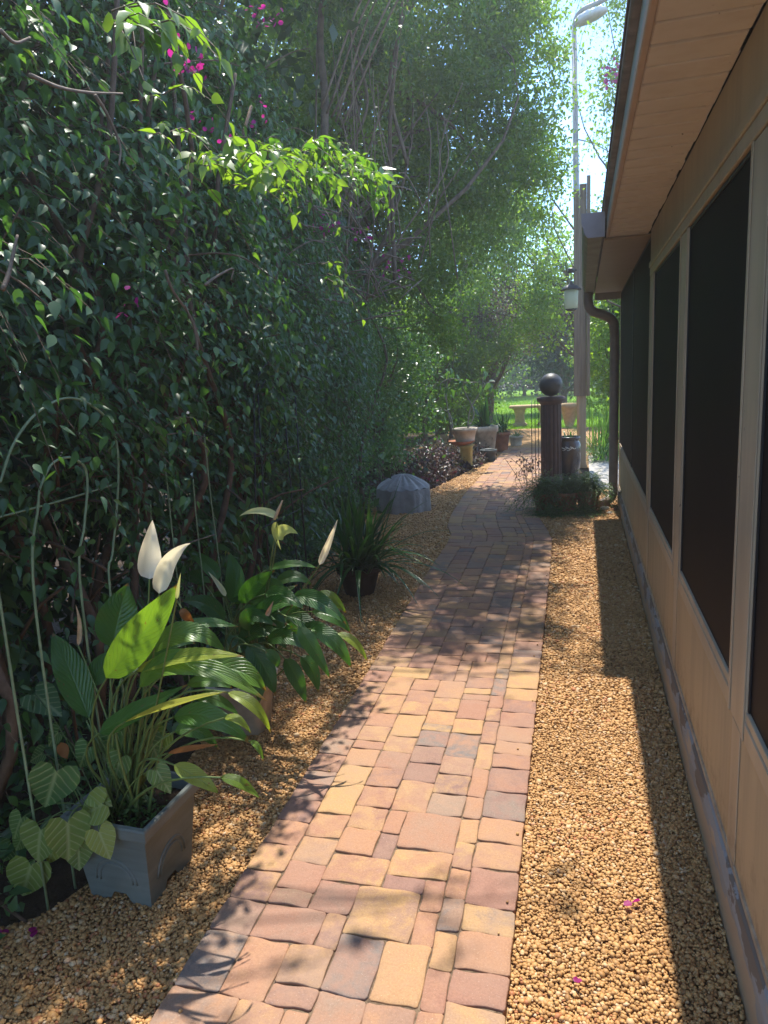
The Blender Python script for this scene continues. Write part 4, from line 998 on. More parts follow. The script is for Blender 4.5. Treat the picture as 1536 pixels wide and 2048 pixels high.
# ------------------------------------------------------------------ pedestal, ball, urn, fern pots
PP = np.array([-0.42, 10.2, 0])
ped = thing('pedestal', PP, 'tall fluted reddish-brown pedestal carrying a dark ball', 'pedestal')
m = MB(); m.lathe([(.17, 0), (.17, .05), (.155, .06), (.15, .08), (.142, .10)], PP, 64, cap=False); m.lathe([(.142, .10), (.146, .16), (.140, 1.02), (.138, 1.08)], PP, 96, flute=.13, nfl=14, cap=False); m.build('shaft', M['terrared'], ped, True)
m = MB(); m.lathe([(.138, 1.08), (.165, 1.115), (.19, 1.13), (.195, 1.135), (.195, 1.175), (.18, 1.19), (.001, 1.19)], PP, 48, cap=False); m.build('capital', M['terrared'], ped, True)
m = MB(); rs = [(.158*math.sin(t), .158-.158*math.cos(t)) for t in np.linspace(.05, math.pi-.02, 24)]; m.lathe([(.07, -.006)]+rs, PP+np.array([0, 0, 1.194]), 40)
ball = m.build('garden_ball', plain('mottled dark stone', (0.035, 0.032, 0.03), 0.5, 0.3, 9, 0.3, 0.5), None, True); ball['label'] = 'dark polished stone ball resting on the fluted pedestal'; ball['category'] = 'ball'
UC = np.array([-.195, 10.35, 0])
urn = thing('urn', UC, 'dark glazed urn with a pale swirl, right of the fluted pedestal', 'urn')
m = MB(); m.lathe([(.12, 0), (.125, .02), (.16, .18), (.178, .33), (.18, .45), (.168, .53), (.15, .555), (.15, .57), (.165, .59), (.168, .615), (.155, .62), (.14, .61), (.135, .55)], UC, 48, cap=False); m.build('body', M['glaze'], urn, True)
m = MB(); m.lathe([(.001, .56), (.14, .56)], UC, 24, cap=False); m.build('soil', M['soil'], urn)
m = MB()
for k in range(9):
    th = np.linspace(-2.35+k*.12, -1.9+k*.12, 7); P = [(UC[0]+.182*math.cos(t), UC[1]+.182*math.sin(t), .455+.018*math.sin(t*9+k)+.01*(k % 3)) for t in th]; m.tube(np.array(P), .0035, 5)
m.build('swirl', M['white_metal'], urn)
straps('urn_plant', UC+np.array([.03, 0, 0]), .57, 26, .22, .02, 'grassy', 'small pale arching spider plant growing from the dark glazed urn', 'plant', 8, .08)
m = MB(); rng = np.random.default_rng(3); P = UC+np.column_stack([rng.normal(-.02, .02, 14), rng.normal(-.05, .02, 14), .63+rng.random(14)*.02]); m.scatter(TL_R, P, frames(rng.normal(size=(14, 3)), rng.normal(size=(14, 3))+UP), np.full(14, .018), np.zeros(14))
# black wire hooks beside the pedestal
hk = thing('wire_stand', (-.62, 9.9, 0), 'thin black wire stand left of the fluted pedestal with a withered vine', 'stand')
m = MB()
for dx in (-.045, 0.0, .04): m.tube(np.array([(-.62+dx, 9.9+dx, 0), (-.62+dx, 9.9+dx, 1.02), (-.62+dx*.9, 9.9, 1.16)]), .005, 5)
m.build('rods', M['black'], hk)
crown('vine_leaves', hk, [(-.6, 9.85, .4, .07, .07, .35), (-.75, 9.7, .3, .15, .1, .2)], 260, .035, M['purple'], TL_MID, 16, .05, 5)
m = MB(); rr = random.Random(3)
for k in range(7):
    a = np.array([-.72+rr.gauss(0, .08), 9.6+rr.gauss(0, .1), 0]); m.tube(bez(a, a+np.array([rr.gauss(0, .06), 0, .2]), a+np.array([rr.gauss(0, .14), rr.gauss(0, .05), .42]), 6), .003, 4)
m.build('dry_stems', M['twigred'], hk)

def fern(name, c, z0, n, length, mat, label, seed, cat='fern', leaflet=.03, parent=None, group=None, nl=22):
    t = thing(name, (c[0], c[1], z0), label, cat, group); rng = np.random.default_rng(seed); m = MB(); st = MB()
    for i in range(n):
        th = rng.uniform(0, 6.283); el = rng.uniform(.2, 1.4); Ls = length*rng.uniform(.55, 1.15); h = np.array([math.cos(th), math.sin(th), 0])
        b = np.array([c[0]+rng.normal(0, .04), c[1]+rng.normal(0, .04), z0]); k = np.linspace(0, 1, nl)[:, None]
        P = b+h*math.cos(el)*Ls*k+UP*(math.sin(el)*Ls*k-.75*Ls*k**2.1*(1.5-el*.6)); P[:, 2] = np.maximum(P[:, 2], .035)
        T = norm(np.gradient(P, axis=0)); sd = norm(np.cross(T, UP)); sg = np.where(np.arange(nl) % 2, 1, -1)[:, None]
        A = sd*sg+T*.6+rng.normal(0, .2, (nl, 3)); m.scatter(TL_MID, P[1:], frames(A, np.tile(UP, (nl, 1))+rng.normal(0, .25, (nl, 3)))[1:], (leaflet*(1.15-k[:, 0]*.7)*rng.uniform(.8, 1.2, nl))[1:], np.clip(rng.normal(.4, .25)+rng.normal(0, .1, nl), 0, 1)[1:])
        st.tube(P[::5], [.0018, .0008], 3, False)
    m.build('fronds', M[mat], t, True); st.build('stems', M['petiole'], t); return t
for i, (c, R_, h, ln, lb, pl) in enumerate([((-.40, 8.0), .13, .22, .34, 'left fern pot of the row at the foot of the pedestal, nearest the path', 'low bushy fern overhanging the path edge, leftmost of the row'),
                                           ((-.17, 7.95), .125, .235, .30, 'middle terracotta fern pot of the row, its orange rim showing', 'dark fern in the middle terracotta pot'),
                                           ((.06, 8.05), .13, .24, .34, 'right fern pot of the row, nearest the downspout', 'light green tipped fern nearest the downspout')]):
    c3 = np.array([c[0], c[1], 0]); t = thing('flower_pot', c3, lb, 'pot', 'fern pots below the pedestal')
    m = MB(); m.lathe([(R_*.72, 0), (R_*.75, .01), (R_*.95, h-.045), (R_*1.04, h-.044), (R_*1.05, h), (R_*.97, h+.003), (R_*.92, h-.01)], c3, 36, cap=False); m.build('body', M['terracotta'], t, True)
    m = MB(); m.lathe([(.001, h-.02), (R_*.93, h-.02)], c3, 24, cap=False); m.build('soil', M['soil'], t)
    fern('fern', (c[0]+.0, c[1]+(.04 if i == 1 else 0)), h-.01, 260 if i != 1 else 170, ln*1.45, 'fern', pl, 20+i, group='ferns below the pedestal')
fern('fern', (-.33, 7.74), .01, 170, .30, 'fern', 'low dark fern creeping on the gravel in front of the fern pots', 31, group='ferns below the pedestal')
fern('fern', (.03, 7.80), .01, 130, .26, 'fern', 'low fern tuft on the gravel below the right fern pot', 32, group='ferns below the pedestal')
# splash stones at the downspout
for i, (x, y, r) in enumerate([(.24, 8.05, .05), (.33, 8.0, .035), (.28, 7.85, .03), (.18, 8.15, .04)]):
    m = MB(); V = [(r*(1+.2*math.sin(3*a+i))*math.cos(a)*math.sin(b), r*math.sin(a)*math.sin(b), r*.6*math.cos(b)) for b in np.linspace(.1, 3.04, 7) for a in np.arange(12)*math.pi/6]
    V = np.array(V)+np.array([x, y, r*.4+.01]); m.add(V, [(k*12+j, k*12+(j+1) % 12, (k+1)*12+(j+1) % 12, (k+1)*12+j) for k in range(6) for j in range(12)])
    o = m.build('stone', M['terracotta' if i % 2 else 'concrete'], None, True); o['category'] = 'stone'; o['group'] = 'stones under the downspout'
    o['label'] = ['largest pale stone below the downspout mouth', 'small reddish stone hard against the downspout foot', 'pale pebble-sized stone nearest the camera below the downspout', 'reddish stone left of the downspout mouth'][i]

# ------------------------------------------------------------------ post, lantern, lamp pole
post = thing('wooden_post', (0.0, 11.7, 0), 'tall weathered wooden post clad with boards beside the gutter', 'post')
part('shaft', M['postwood'], lambda m: m.box((-.045, 11.65, -.02), (.055, 11.75, 4.05), bev=.006), post)
part('cladding', M['boardwood'], lambda m: (m.box((-.13, 11.60, 1.12), (-.05, 11.74, 4.15), bev=.005), m.box((.058, 11.58, 1.12), (.11, 11.74, 4.32), bev=.005), m.box((-.048, 11.615, 1.12), (.056, 11.648, 4.22), bev=.004)), post)
ln = thing('lantern', (-.15, 11.4, 2.95), 'frosted glass lantern with dark cap hanging from the wooden post', 'lantern')
LC = np.array([-.165, 11.4, 0])
m = MB(); m.lathe([(.085, 2.43), (.095, 2.45), (.105, 2.68), (.09, 2.70)], LC, 24, sq=5); m.build('glass', M['frost'], ln, True)
m = MB(); m.lathe([(.15, 2.70), (.15, 2.712), (.09, 2.76), (.03, 2.79), (.02, 2.83)], LC, 24, sq=3); mq = MB(); mq.lathe([(.05, 2.40), (.09, 2.428)], LC, 16, sq=5); mq.build('base', M['black'], ln, True)
m.tube(np.array([LC+UP*2.82, LC+UP*2.96]), .006, 6); m.lathe([(.05, 2.95), (.06, 2.99), (.03, 3.02)], LC, 16); m.tube(np.array([LC+UP*2.99, LC+np.array([.03, .1, 3.02]), (-.09, 11.6, 3.0)]), .01, 6); m.build('cap', M['black'], ln, True)
lp = thing('lamp_post', (-.10, 12.6, 0), 'slim grey lamp pole with a large pale cobra-head light, behind the wooden post', 'street lamp')
m = MB(); pt = at(1148, 55, 12.6); m.tube(np.array([(-.02, 12.6, 0), (-.09, 12.6, 3.5), pt]), [.06, .05, .04], 12); m.build('pole', M['galv'], lp, True)
m = MB(); e = at(1212, 15, 12.4); m.tube(spline([pt+np.array([0, 0, -.03]), pt+np.array([.03, -.02, .12]), pt+np.array([.15, -.08, .2]), e+np.array([0, 0, .12]), e+np.array([.3, 0, .3])], 20), .035, 8)
m.build('arm', M['galv'], lp, True)
m = MB(); a, b = at(1150, 48, 12.5), at(1215, 20, 12.3); d = norm(b-a); Lh = np.linalg.norm(b-a); V = []
prof = [(0, .05, .06), (.12, .12, .10), (.4, .14, .12), (.75, .12, .10), (.95, .07, .06), (1, .03, .03)]
for t, w, hh in prof:
    for k in range(14):
        th = 2*math.pi*k/14; V.append(a+d*Lh*t+np.array([0, 1, 0])*w*math.cos(th)+np.cross(d, np.array([0, 1, 0]))*hh*math.sin(th)*(.6 if math.sin(th) < 0 else 1))
m.add(V, [(i*14+j, i*14+(j+1) % 14, (i+1)*14+(j+1) % 14, (i+1)*14+j) for i in range(5) for j in range(14)]+[tuple(range(14)), tuple(70+j for j in range(14))]); m.build('lamp_head', M['white_metal'], lp, True)
# overhead wire
m = MB(); P = spline([at(1150, 278, 12.6), at(1180, 285, 14), at(1212, 300, 16), at(1300, 350, 24)], 20); m.tube(P, .012, 5); m.build('cable', M['black'], lp)

# ------------------------------------------------------------------ far pots, bench
def simplepot(c, R_, h, mat, label, sq=0, taper=.7, group='pots by the end of the path', rim=True):
    c = np.array([c[0], c[1], c[2] if len(c) > 2 else 0.0]); t = thing('flower_pot', c, label, 'pot', group); m = MB()
    m.lathe([(R_*taper, 0), (R_*taper*1.02, .01), (R_*.93, h*.8), (R_*(1.04 if rim else .96), h*.81), (R_*1.05, h), (R_*.96, h+.003), (R_*.9, h-.02)], c, 36, sq=sq, rot=rad(20), cap=False); m.build('body', M[mat], t, True)
    m = MB(); m.lathe([(.001, h-.03), (R_*.93, h-.03)], c, 24, sq=sq, rot=rad(20), cap=False); m.build('soil', M['soil'], t); return t
yc = np.array([-1.84, 11.6, 0])
pd = thing('plant_stand', yc, 'ochre clay column with a wide red dish on top, left of the path end', 'plant stand')
m = MB(); m.lathe([(.12, 0), (.11, .04), (.09, .1), (.10, .36), (.13, .40), (.001, .40)], yc, 32, sq=4, cap=False); m.build('column', M['ochre'], pd, True)
m = MB(); m.lathe([(.10, .402), (.13, .41), (.22, .46), (.225, .475), (.215, .478), (.15, .46), (.001, .455)], yc+np.array([-.08, 0, 0]), 40, cap=False); m.build('dish', M['terracotta'], pd, True)
simplepot((-1.86, 11.62, .46), .2, .22, 'beige', 'wide weathered pot standing in the red dish of the ochre column', taper=.75)
simplepot((-1.80, 13.5), .24, .56, 'beige', 'large square beige pot behind the ochre column', 5)
simplepot((-1.55, 14.2), .17, .38, 'terracotta', 'small terracotta pot right of the large square beige pot')
simplepot((-1.62, 12.7), .15, .2, 'darkpot', 'low charcoal pot on the ground in front of the terracotta pot', taper=.8)
simplepot((-1.35, 15.2), .14, .2, 'beige', 'small pale pot farthest back beside the gravel', taper=.8)
straps('pot_plant', (-1.80, 13.5), .53, 26, .7, .075, 'strap', 'broad upright dark leaves growing from the large square beige pot', 'plant', 12, .1, rise=1.1)
straps('pot_plant', (-1.55, 14.2), .35, 70, .62, .03, 'strap', 'bushy dark strap leaves growing from the small terracotta pot', 'plant', 13, .1)
straps('pot_plant', (-1.35, 15.2), .17, 30, .3, .02, 'grassy', 'thin grassy plant in the small pale pot farthest back', 'plant', 14, .06)
# bare pale-branched shrub in the wide pot
pl = thing('potted_shrub', (-1.86, 11.62, .65), 'nearly bare pale-branched shrub with a few big drooping leaves, in the wide pot', 'shrub')
m = MB(); tips = []
for pts in ([(905, 868), (893, 800), (897, 745)], [(935, 870), (940, 820), (962, 780), (968, 742)], [(930, 865), (948, 825), (925, 770), (960, 764)], [(893, 800), (880, 770), (905, 757), (930, 765)], [(962, 780), (975, 765), (985, 775)], [(908, 870), (900, 830), (880, 815)]):
    P = spline([at(x, y, 11.6) for x, y in pts], 14); m.tube(P, [.014, .01, .006], 6); tips += [P[-1], P[9]]
m.build('branches', M['palebark'], pl, True)
rng = np.random.default_rng(6); tp = np.array(tips); n = 60; P = tp[rng.integers(0, len(tp), n)]+rng.normal(0, .05, (n, 3)); m = MB()
m.scatter(TL, P, frames(rng.normal(0, .6, (n, 3))-UP*.7, rng.normal(0, .5, (n, 3))+UP), .13*(.6+.7*rng.random(n)), rng.random(n)*.8); m.build('leaves', M['hedge2'], pl, True)

bc = np.array([-1.35, 20.3, 0])
bench = thing('bench', bc, 'tan cast-stone bench at the edge of the sunny lawn', 'bench')
part('seat', M['tanstone'], lambda m: m.box((bc[0]-.62, bc[1]-.2, .50), (bc[0]+.62, bc[1]+.2, .58), bev=.02), bench)
for s_ in (-.34, .34):
    def leg(m, s_=s_): m.lathe([(.20, 0), (.20, .05), (.14, .10), (.12, .3), (.16, .45), (.19, .498)], bc+np.array([s_, 0, 0]), 32, sq=5)
    part('leg', M['tanstone'], leg, bench, True)
simplepot((-.33, 19.5), .25, .62, 'tanstone', 'tan pedestal bowl seen beyond the dark urn', taper=.4, group=None)
cc = struct(sheet(.1, 3.5, 9.55, 13.2, 0.006), 'patio', M['concrete'])

# ------------------------------------------------------------------ hedge (near left)
def hx(y, z, seed=0):
    """x of the hedge face"""
    y = np.asarray(y, float); z = np.asarray(z, float)
    bulge = np.interp(z, [0, .5, .9, 1.4, 2.2, 3.0, 4.6], [-2.02, -1.92, -1.72, -1.60, -1.54, -1.70, -2.05])
    drift = np.interp(y, [0, 1.5, 3.5, 5, 7, 9], [.05, 0, -.12, -.30, -.62, -.9])
    p = np.stack([y*0, y, z], -1)
    drift = drift-.16*np.exp(-((y-1.9)/.75)**2)*np.exp(-((z-1.15)/.42)**2)
    return bulge+drift+.17*wob(p, 2.3, 1)+.10*wob(p, 5.1, 2)
def hedge_part(parent, y0, y1, z1, n, length, size, mat, tmpl, seed, nodes=9, depthlayers=((0, 1.0),), twigs=True, lowfade=1.0, gap=.25, hang=.32):
    rng = np.random.default_rng(seed); mb = MB(); tw = MB()
    for dep, fr in depthlayers:
        k = int(n*fr); y = rng.uniform(y0, y1, k); z = rng.uniform(.08, z1, k)
        p3 = np.stack([y*0+dep, y, z], -1); keep = rng.random(k) < np.clip(1-gap*2*np.clip(wob(p3, 3.3, seed)+.1, 0, 1), .0, 1)*np.interp(z, [0, .9, 1.35], [1-lowfade, 1-lowfade*.75, 1])
        y, z = y[keep], z[keep]; k = len(y)
        x = hx(y, z)-dep-rng.random(k)*.16-.12
        S = np.stack([x, y, z], 1); D = np.stack([np.full(k, .75), rng.normal(-.12, .45, k), rng.normal(.28, .4, k)], 1)
        shoots(mb, S, D, length, nodes, size, tmpl, tw if twigs and dep < .2 else None, .75, rng, 0, hang=hang, twig_p=.35)
    mb.build('foliage', mat, parent, True)
    if twigs: tw.build('twigs', M['twigred'], parent, True)
def canes(parent, name, specs, mat, r=.006):
    m = MB()
    for P in specs: m.tube(spline(P, 20), [r*1.2, r, r*.5], 5)
    return m.build(name, mat, parent, True)
def rnd_canes(n, y0, y1, z0, z1, out, rise, seed, xoff=.35):
    rr = random.Random(seed); res = []
    for i in range(n):
        y = rr.uniform(y0, y1); z = rr.uniform(z0, z1); x = float(hx(y, z))-xoff
        a = np.array([x, y, z]); d = np.array([rr.uniform(.4, 1)*out, rr.gauss(0, .5), rr.gauss(rise, .35)])
        res.append([a, a+d*.4+np.array([0, 0, .05]), a+d*.75+np.array([0, rr.gauss(0, .05), .02]), a+d+np.array([0, rr.gauss(0, .08), -rr.random()*.15])])
    return res
hedge = thing('bougainvillea_hedge', (-2.1, 2.0, 0), 'tall bougainvillea hedge with pointed dark leaves and magenta blooms, nearest on the left', 'hedge')
hedge_part(hedge, .1, 4.3, 4.5, 6000, .36, .078, M['hedge'], TL, 21, 9, ((0, 1.0), (.25, .30)), lowfade=.82, gap=.5)
canes(hedge, 'canes', rnd_canes(70, .9, 4.2, .3, 4.2, .55, .25, 7), M['twigred'], .0045)
m = MB(); rr = random.Random(12)
for i in range(26):   # woody stems rising inside
    y = .4+i*.155+rr.gauss(0, .05); x = -2.15+rr.gauss(0, .12); P = [(x, y, -.02)]
    for k in range(1, 6): P.append((x+rr.gauss(.05*k, .10), y+rr.gauss(0, .14), k*.62))
    m.tube(spline(P, 20), [.022, .015, .009], 6)
for i in range(40):   # cut stubs and dead twigs low down
    y = rr.uniform(1.2, 4.2); z = rr.uniform(.05, 1.3); x = -2.0+rr.gauss(0, .08); d = np.array([rr.uniform(.1, .4), rr.gauss(0, .22), rr.gauss(.05, .25)]); m.tube(spline([(x, y, z), np.array([x, y, z])+d*.5+UP*.03, np.array([x, y, z])+d], 8), [.008, .006, .005], 6)
m.build('stems', M['twigred'], hedge, True)
m = MB()   # the pale bare canes one notices first
for X, pts in ((-1.42, [(330, 540), (345, 580), (385, 640), (400, 690)]), (-1.40, [(190, 190), (215, 230), (240, 290), (238, 330)]), (-1.42, [(60, 150), (120, 175), (180, 185), (245, 187)]), (-1.3, [(5, 580), (18, 545), (28, 500), (35, 470)]), (-1.40, [(395, 700), (390, 660), (370, 610)]), (-1.36, [(410, 570), (430, 555), (465, 537), (462, 560)]), (-1.42, [(0, 60), (30, 85), (60, 75)])):
    m = MB(); m.tube(spline([atX(x, y, X) for x, y in pts], 14), [.006, .0045, .003], 6); m.build('bare_cane', M['twig'], hedge, True)
# sprays reaching out into the sun
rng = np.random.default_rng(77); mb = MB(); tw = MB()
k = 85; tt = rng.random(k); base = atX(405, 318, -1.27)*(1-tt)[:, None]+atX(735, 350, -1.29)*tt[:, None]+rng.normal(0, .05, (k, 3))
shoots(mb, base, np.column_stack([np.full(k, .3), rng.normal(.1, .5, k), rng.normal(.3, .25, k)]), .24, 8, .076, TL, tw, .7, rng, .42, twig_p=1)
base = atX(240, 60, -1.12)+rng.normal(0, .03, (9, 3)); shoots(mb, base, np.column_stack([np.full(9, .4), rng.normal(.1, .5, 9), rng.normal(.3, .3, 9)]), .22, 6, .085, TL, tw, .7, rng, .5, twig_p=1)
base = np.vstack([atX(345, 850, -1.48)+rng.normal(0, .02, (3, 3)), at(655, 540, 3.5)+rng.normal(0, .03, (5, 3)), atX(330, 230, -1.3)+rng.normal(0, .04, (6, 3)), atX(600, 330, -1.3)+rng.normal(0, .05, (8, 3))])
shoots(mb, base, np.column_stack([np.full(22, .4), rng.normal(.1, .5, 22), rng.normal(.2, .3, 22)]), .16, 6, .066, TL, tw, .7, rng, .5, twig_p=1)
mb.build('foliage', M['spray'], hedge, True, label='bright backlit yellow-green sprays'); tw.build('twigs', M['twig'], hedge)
# overhead sprays that throw the soft blotches on the near pavers
mb = MB(); tw = MB(); rng = np.random.default_rng(13); arcs = []
for (gx_, gy_, zz, k) in ((-.52, 1.78, 4.6, 3), (-.36, 1.88, 4.6, 3), (-.70, 1.52, 4.4, 3), (-.86, 1.45, 4.4, 4), (-.08, 1.95, 4.8, 3), (-.05, 3.62, 4.6, 9), (.08, 3.75, 4.6, 8), (.12, 3.9, 4.7, 7), (-.9, 3.9, 4.5, 30), (-.6, 4.1, 4.6, 30)):
    c = np.array([gx_, gy_, 0])+np.array([-.11, 1.15, 2.4])/2.4*zz; st = c+rng.normal(0, .06, (k, 3)); shoots(mb, st, rng.normal(0, .5, (k, 3))+np.array([.4, 0, .1]), .18, 6, .066, TL, None, .6, rng, .3)
    arcs.append([(-1.9, c[1]-.3, 3.6), (-1.4, c[1]-.2, zz-.1), (c[0]-.3, c[1]-.05, zz+.12), tuple(c)])
mb.build('foliage', M['hedge'], hedge, True, label='overhanging sprays above the path'); canes(hedge, 'canes', arcs, M['twig'], .008)
mb = MB(); rng = np.random.default_rng(17); n = 2300; y = rng.uniform(3.3, 7.2, n); z = rng.uniform(4.4, 4.9, n); x = -2.2+rng.random(n)*(.72+.05*np.sin(y*7))  # hedge overhang out of view, added to shade the left gravel
shoots(mb, np.column_stack([x, y, z]), rng.normal(0, .4, (n, 3))+np.array([.1, 0, .1]), .16, 6, .07, TL_MID, None, .6, rng, .1)
mb.build('foliage', M['hedge'], hedge, True, label='unseen hedge top added to shade the left gravel')
# magenta blooms
def blooms(parent, centers, seed=1, size=.021, per=4, sig=.024):
    rng = np.random.default_rng(seed)
    for c in centers:
        k = per+rng.integers(0, 5); P = np.asarray(c)+rng.normal(0, sig, (k, 3)); m = MB()
        m.scatter(TL_R, P, frames(rng.normal(size=(k, 3)), rng.normal(size=(k, 3))+np.array([0, -.6, .3])), size*(.8+.5*rng.random(k)), rng.random(k)); m.build('bloom', M['petal'], parent, True)
blooms(hedge, [atX(x, y, X) for x, y, X in ((262, 617, -1.44), (515, 15, -1.32), (550, 30, -1.32), (530, 45, -1.3), (352, 80, -1.25), (402, 105, -1.3), (370, 125, -1.3), (395, 240, -1.32), (455, 285, -1.36), (520, 262, -1.36), (650, 455, -1.6), (325, 10, -1.2), (440, 265, -1.33), (520, 200, -1.38), (385, 130, -1.3))], 4)

# middle hedge
h2 = thing('shrub_hedge', (-2.6, 6.0, 0), 'dense dark small-leaved shrub hedge behind the strap plant and grey cover', 'hedge')
hedge_part(h2, 4.1, 8.3, 3.6, 6600, .34, .068, M['hedge2'], TL_MID, 31, 8, ((0, 1.0), (.3, .35)), lowfade=.4, gap=.4)
canes(h2, 'canes', rnd_canes(60, 4.2, 8, .8, 3.6, .6, .35, 9), M['twig'], .005)
m = MB(); rr = random.Random(5)
for i in range(18):
    y = 4.3+i*.22; x = -2.75+rr.gauss(0, .12); P = [(x, y, -.02)]+[(x+rr.gauss(.05*k, .10), y+rr.gauss(0, .14), k*.6) for k in range(1, 6)]; m.tube(spline(P, 18), [.024, .016, .009], 6)
m.build('stems', M['bark'], h2, True)
blooms(h2, [at(765, 530, 6.2), at(805, 527, 6.2), at(660, 455, 5.4), at(730, 470, 6)], 6, .036, 8, .045)
# dark backing shrubs behind both hedges, so the thicket has depth
bk = thing('evergreen_thicket', (-3.6, 3.5, 0), 'deep dark evergreen thicket seen through gaps of the left hedge', 'shrub')
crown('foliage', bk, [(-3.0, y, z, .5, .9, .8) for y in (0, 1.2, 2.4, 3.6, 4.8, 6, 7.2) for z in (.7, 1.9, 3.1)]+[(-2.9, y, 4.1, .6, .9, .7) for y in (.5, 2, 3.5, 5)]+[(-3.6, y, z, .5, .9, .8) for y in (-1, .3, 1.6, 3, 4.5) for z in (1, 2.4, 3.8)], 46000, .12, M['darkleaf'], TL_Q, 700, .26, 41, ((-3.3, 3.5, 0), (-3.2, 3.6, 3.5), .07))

# ------------------------------------------------------------------ trees
T1 = thing('feathery_tree', (-2.75, 7.4, 0), 'tall fine-leaved tree leaning over the path, bare brown stems on its left', 'tree')
bl = [(-2.5, 7.2, 4.6, 1.0, 1.0, 1.3), (-1.9, 8.2, 5.2, 1.0, 1.1, 1.3), (-1.4, 8.8, 4.4, .9, .9, 1.1), (-1.1, 9.6, 5.2, .5, .9, 1.0), (-2.6, 8.4, 3.2, .9, .9, .9), (-1.9, 9.2, 3.2, .75, .8, .8), (-2.2, 6.2, 5.6, .8, .8, .7), (-1.35, 9.2, 6.3, .6, 1.0, .8), (-3.4, 7.4, 5.5, 1.1, 1.2, 1.3), (-1.8, 9.4, 2.5, .5, .7, .7),
      (-1.15, 9.4, 3.7, .6, .8, .6), (-3.2, 8.6, 4.2, 1, 1, 1.2), (-2.6, 9.6, 5.6, 1, 1, 1)]
crown('foliage', T1, bl, 105000, .050, M['fine'], TL_Q, 620, .16, 51, ((-2.75, 7.5, 0), (-2.2, 7.7, 4.6), .075), M['bark'], shell=.6)
crown('foliage', T1, [(-3.0, 10.6, 5.4, 1, .7, 1.3), (-1.9, 10.8, 6.2, 1, .7, 1.2), (-2.2, 10.8, 4.2, .9, .6, 1.0), (-1.35, 11, 5.0, .6, .6, 1.1), (-3.8, 10.4, 6.6, 1, .8, 1.2)], 30000, .075, M['fine'], TL_Q, 260, .2, 54)
crown('foliage', T1, [(-.62, 9.9, 5.2, .42, .8, 1.0), (-.62, 10.2, 4.2, .36, .8, .7), (-.95, 9.9, 6.2, .35, .8, .6)], 15000, .052, M['bright'], TL_Q, 120, .14, 53)  # sunlit right side of the crown, painted by a brighter leaf colour
crown('foliage', T1, [(-1.05, 8.3, 6.3, .5, 1.0, .5), (-.95, 7.2, 6.2, .5, .7, .4), (-1.1, 9.4, 6.7, .4, .8, .4), (-1.3, 8.0, 6.5, .5, 1.2, .5)], 9500, .06, M['fine'], TL_Q, 95, .15, 52)  # unseen crown top, added above the view to dapple the path with shade
rr = random.Random(8); sp_ = []
for i in range(14):
    x0, y0 = rr.uniform(-2.6, -1.9), rr.uniform(6.2, 7.4); z0 = rr.uniform(2.2, 3.2)
    a = np.array([x0, y0, z0]); d = np.array([rr.gauss(-.05, .35), rr.gauss(-.1, .3), rr.uniform(.8, 2.4)]); sp_.append([a, a+d*.35+np.array([rr.gauss(0, .06), 0, 0]), a+d*.7+np.array([rr.gauss(0, .1), 0, 0]), a+d])
canes(T1, 'bare_stems', sp_, M['twig'], .009)
rr = random.Random(21); sp_ = []
for i in range(13):
    x0, y0 = rr.gauss(790, 60), rr.uniform(430, 600); x1, y1 = x0+rr.gauss(-10, 75), rr.uniform(40, 300); Yd = rr.uniform(5.3, 6.3)
    sp_.append([at(x0, y0, Yd+.2), at(x0*.65+x1*.35+rr.gauss(0, 8), y0*.65+y1*.35, Yd+.05), at(x0*.3+x1*.7+rr.gauss(0, 8), y0*.3+y1*.7, Yd), at(x1, y1, Yd)])
for i in range(60):
    x0, y0 = rr.uniform(560, 860), rr.uniform(330, 640); Ln = rr.uniform(50, 150); th = rr.gauss(2.8, .6); Yd = 4.6+(x0-560)/300*1.6
    sp_.append([at(x0, y0, Yd+.15), at(x0+math.cos(th)*Ln*.4, y0-math.sin(th)*Ln*.4-6, Yd-.05), at(x0+math.cos(th)*Ln*.75, y0-math.sin(th)*Ln*.7-4, Yd-.08), at(x0+math.cos(th)*Ln, y0-math.sin(th)*Ln*.8+8, Yd-.08)])
canes(T1, 'bare_stems', sp_, M['twig'], .005)
m = MB(); m.tube(spline([at(645, 330, 5.6), at(650, 200, 5.7), at(640, 80, 5.8), at(650, -60, 5.9)], 16), [.034, .03, .024], 8); m.tube(spline([at(815, 330, 6.6), at(780, 180, 6.6), at(800, 60, 6.6), at(830, -60, 6.7)], 16), [.018, .014], 7)
m.tube(spline([at(790, 560, 6.9), at(785, 420, 6.8), at(780, 260, 6.6), at(790, 140, 6.5), at(805, 0, 6.6)], 20), [.022, .018, .012], 7); m.tube(spline([at(700, 300, 6.3), at(735, 200, 6.4), at(700, 60, 6.5), at(690, -30, 6.5)], 16), [.014, .01], 6)
m.build('trunk', M['bark'], T1, True, label='bare grey-brown leaning stem')

def far_tree(name, base, top, r, blobs, n, size, mat, label, seed, cl=120, sig=.22, bark=None, cat='tree', group=None, tmpl=TL_Q, rshift=0., shell=.4):
    t = thing(name, base, label, cat, group); crown('foliage', t, blobs, n, size, M[mat], tmpl, cl, sig, seed, (base, top, r), bark or M['bark'], rshift=rshift, shell=shell); return t
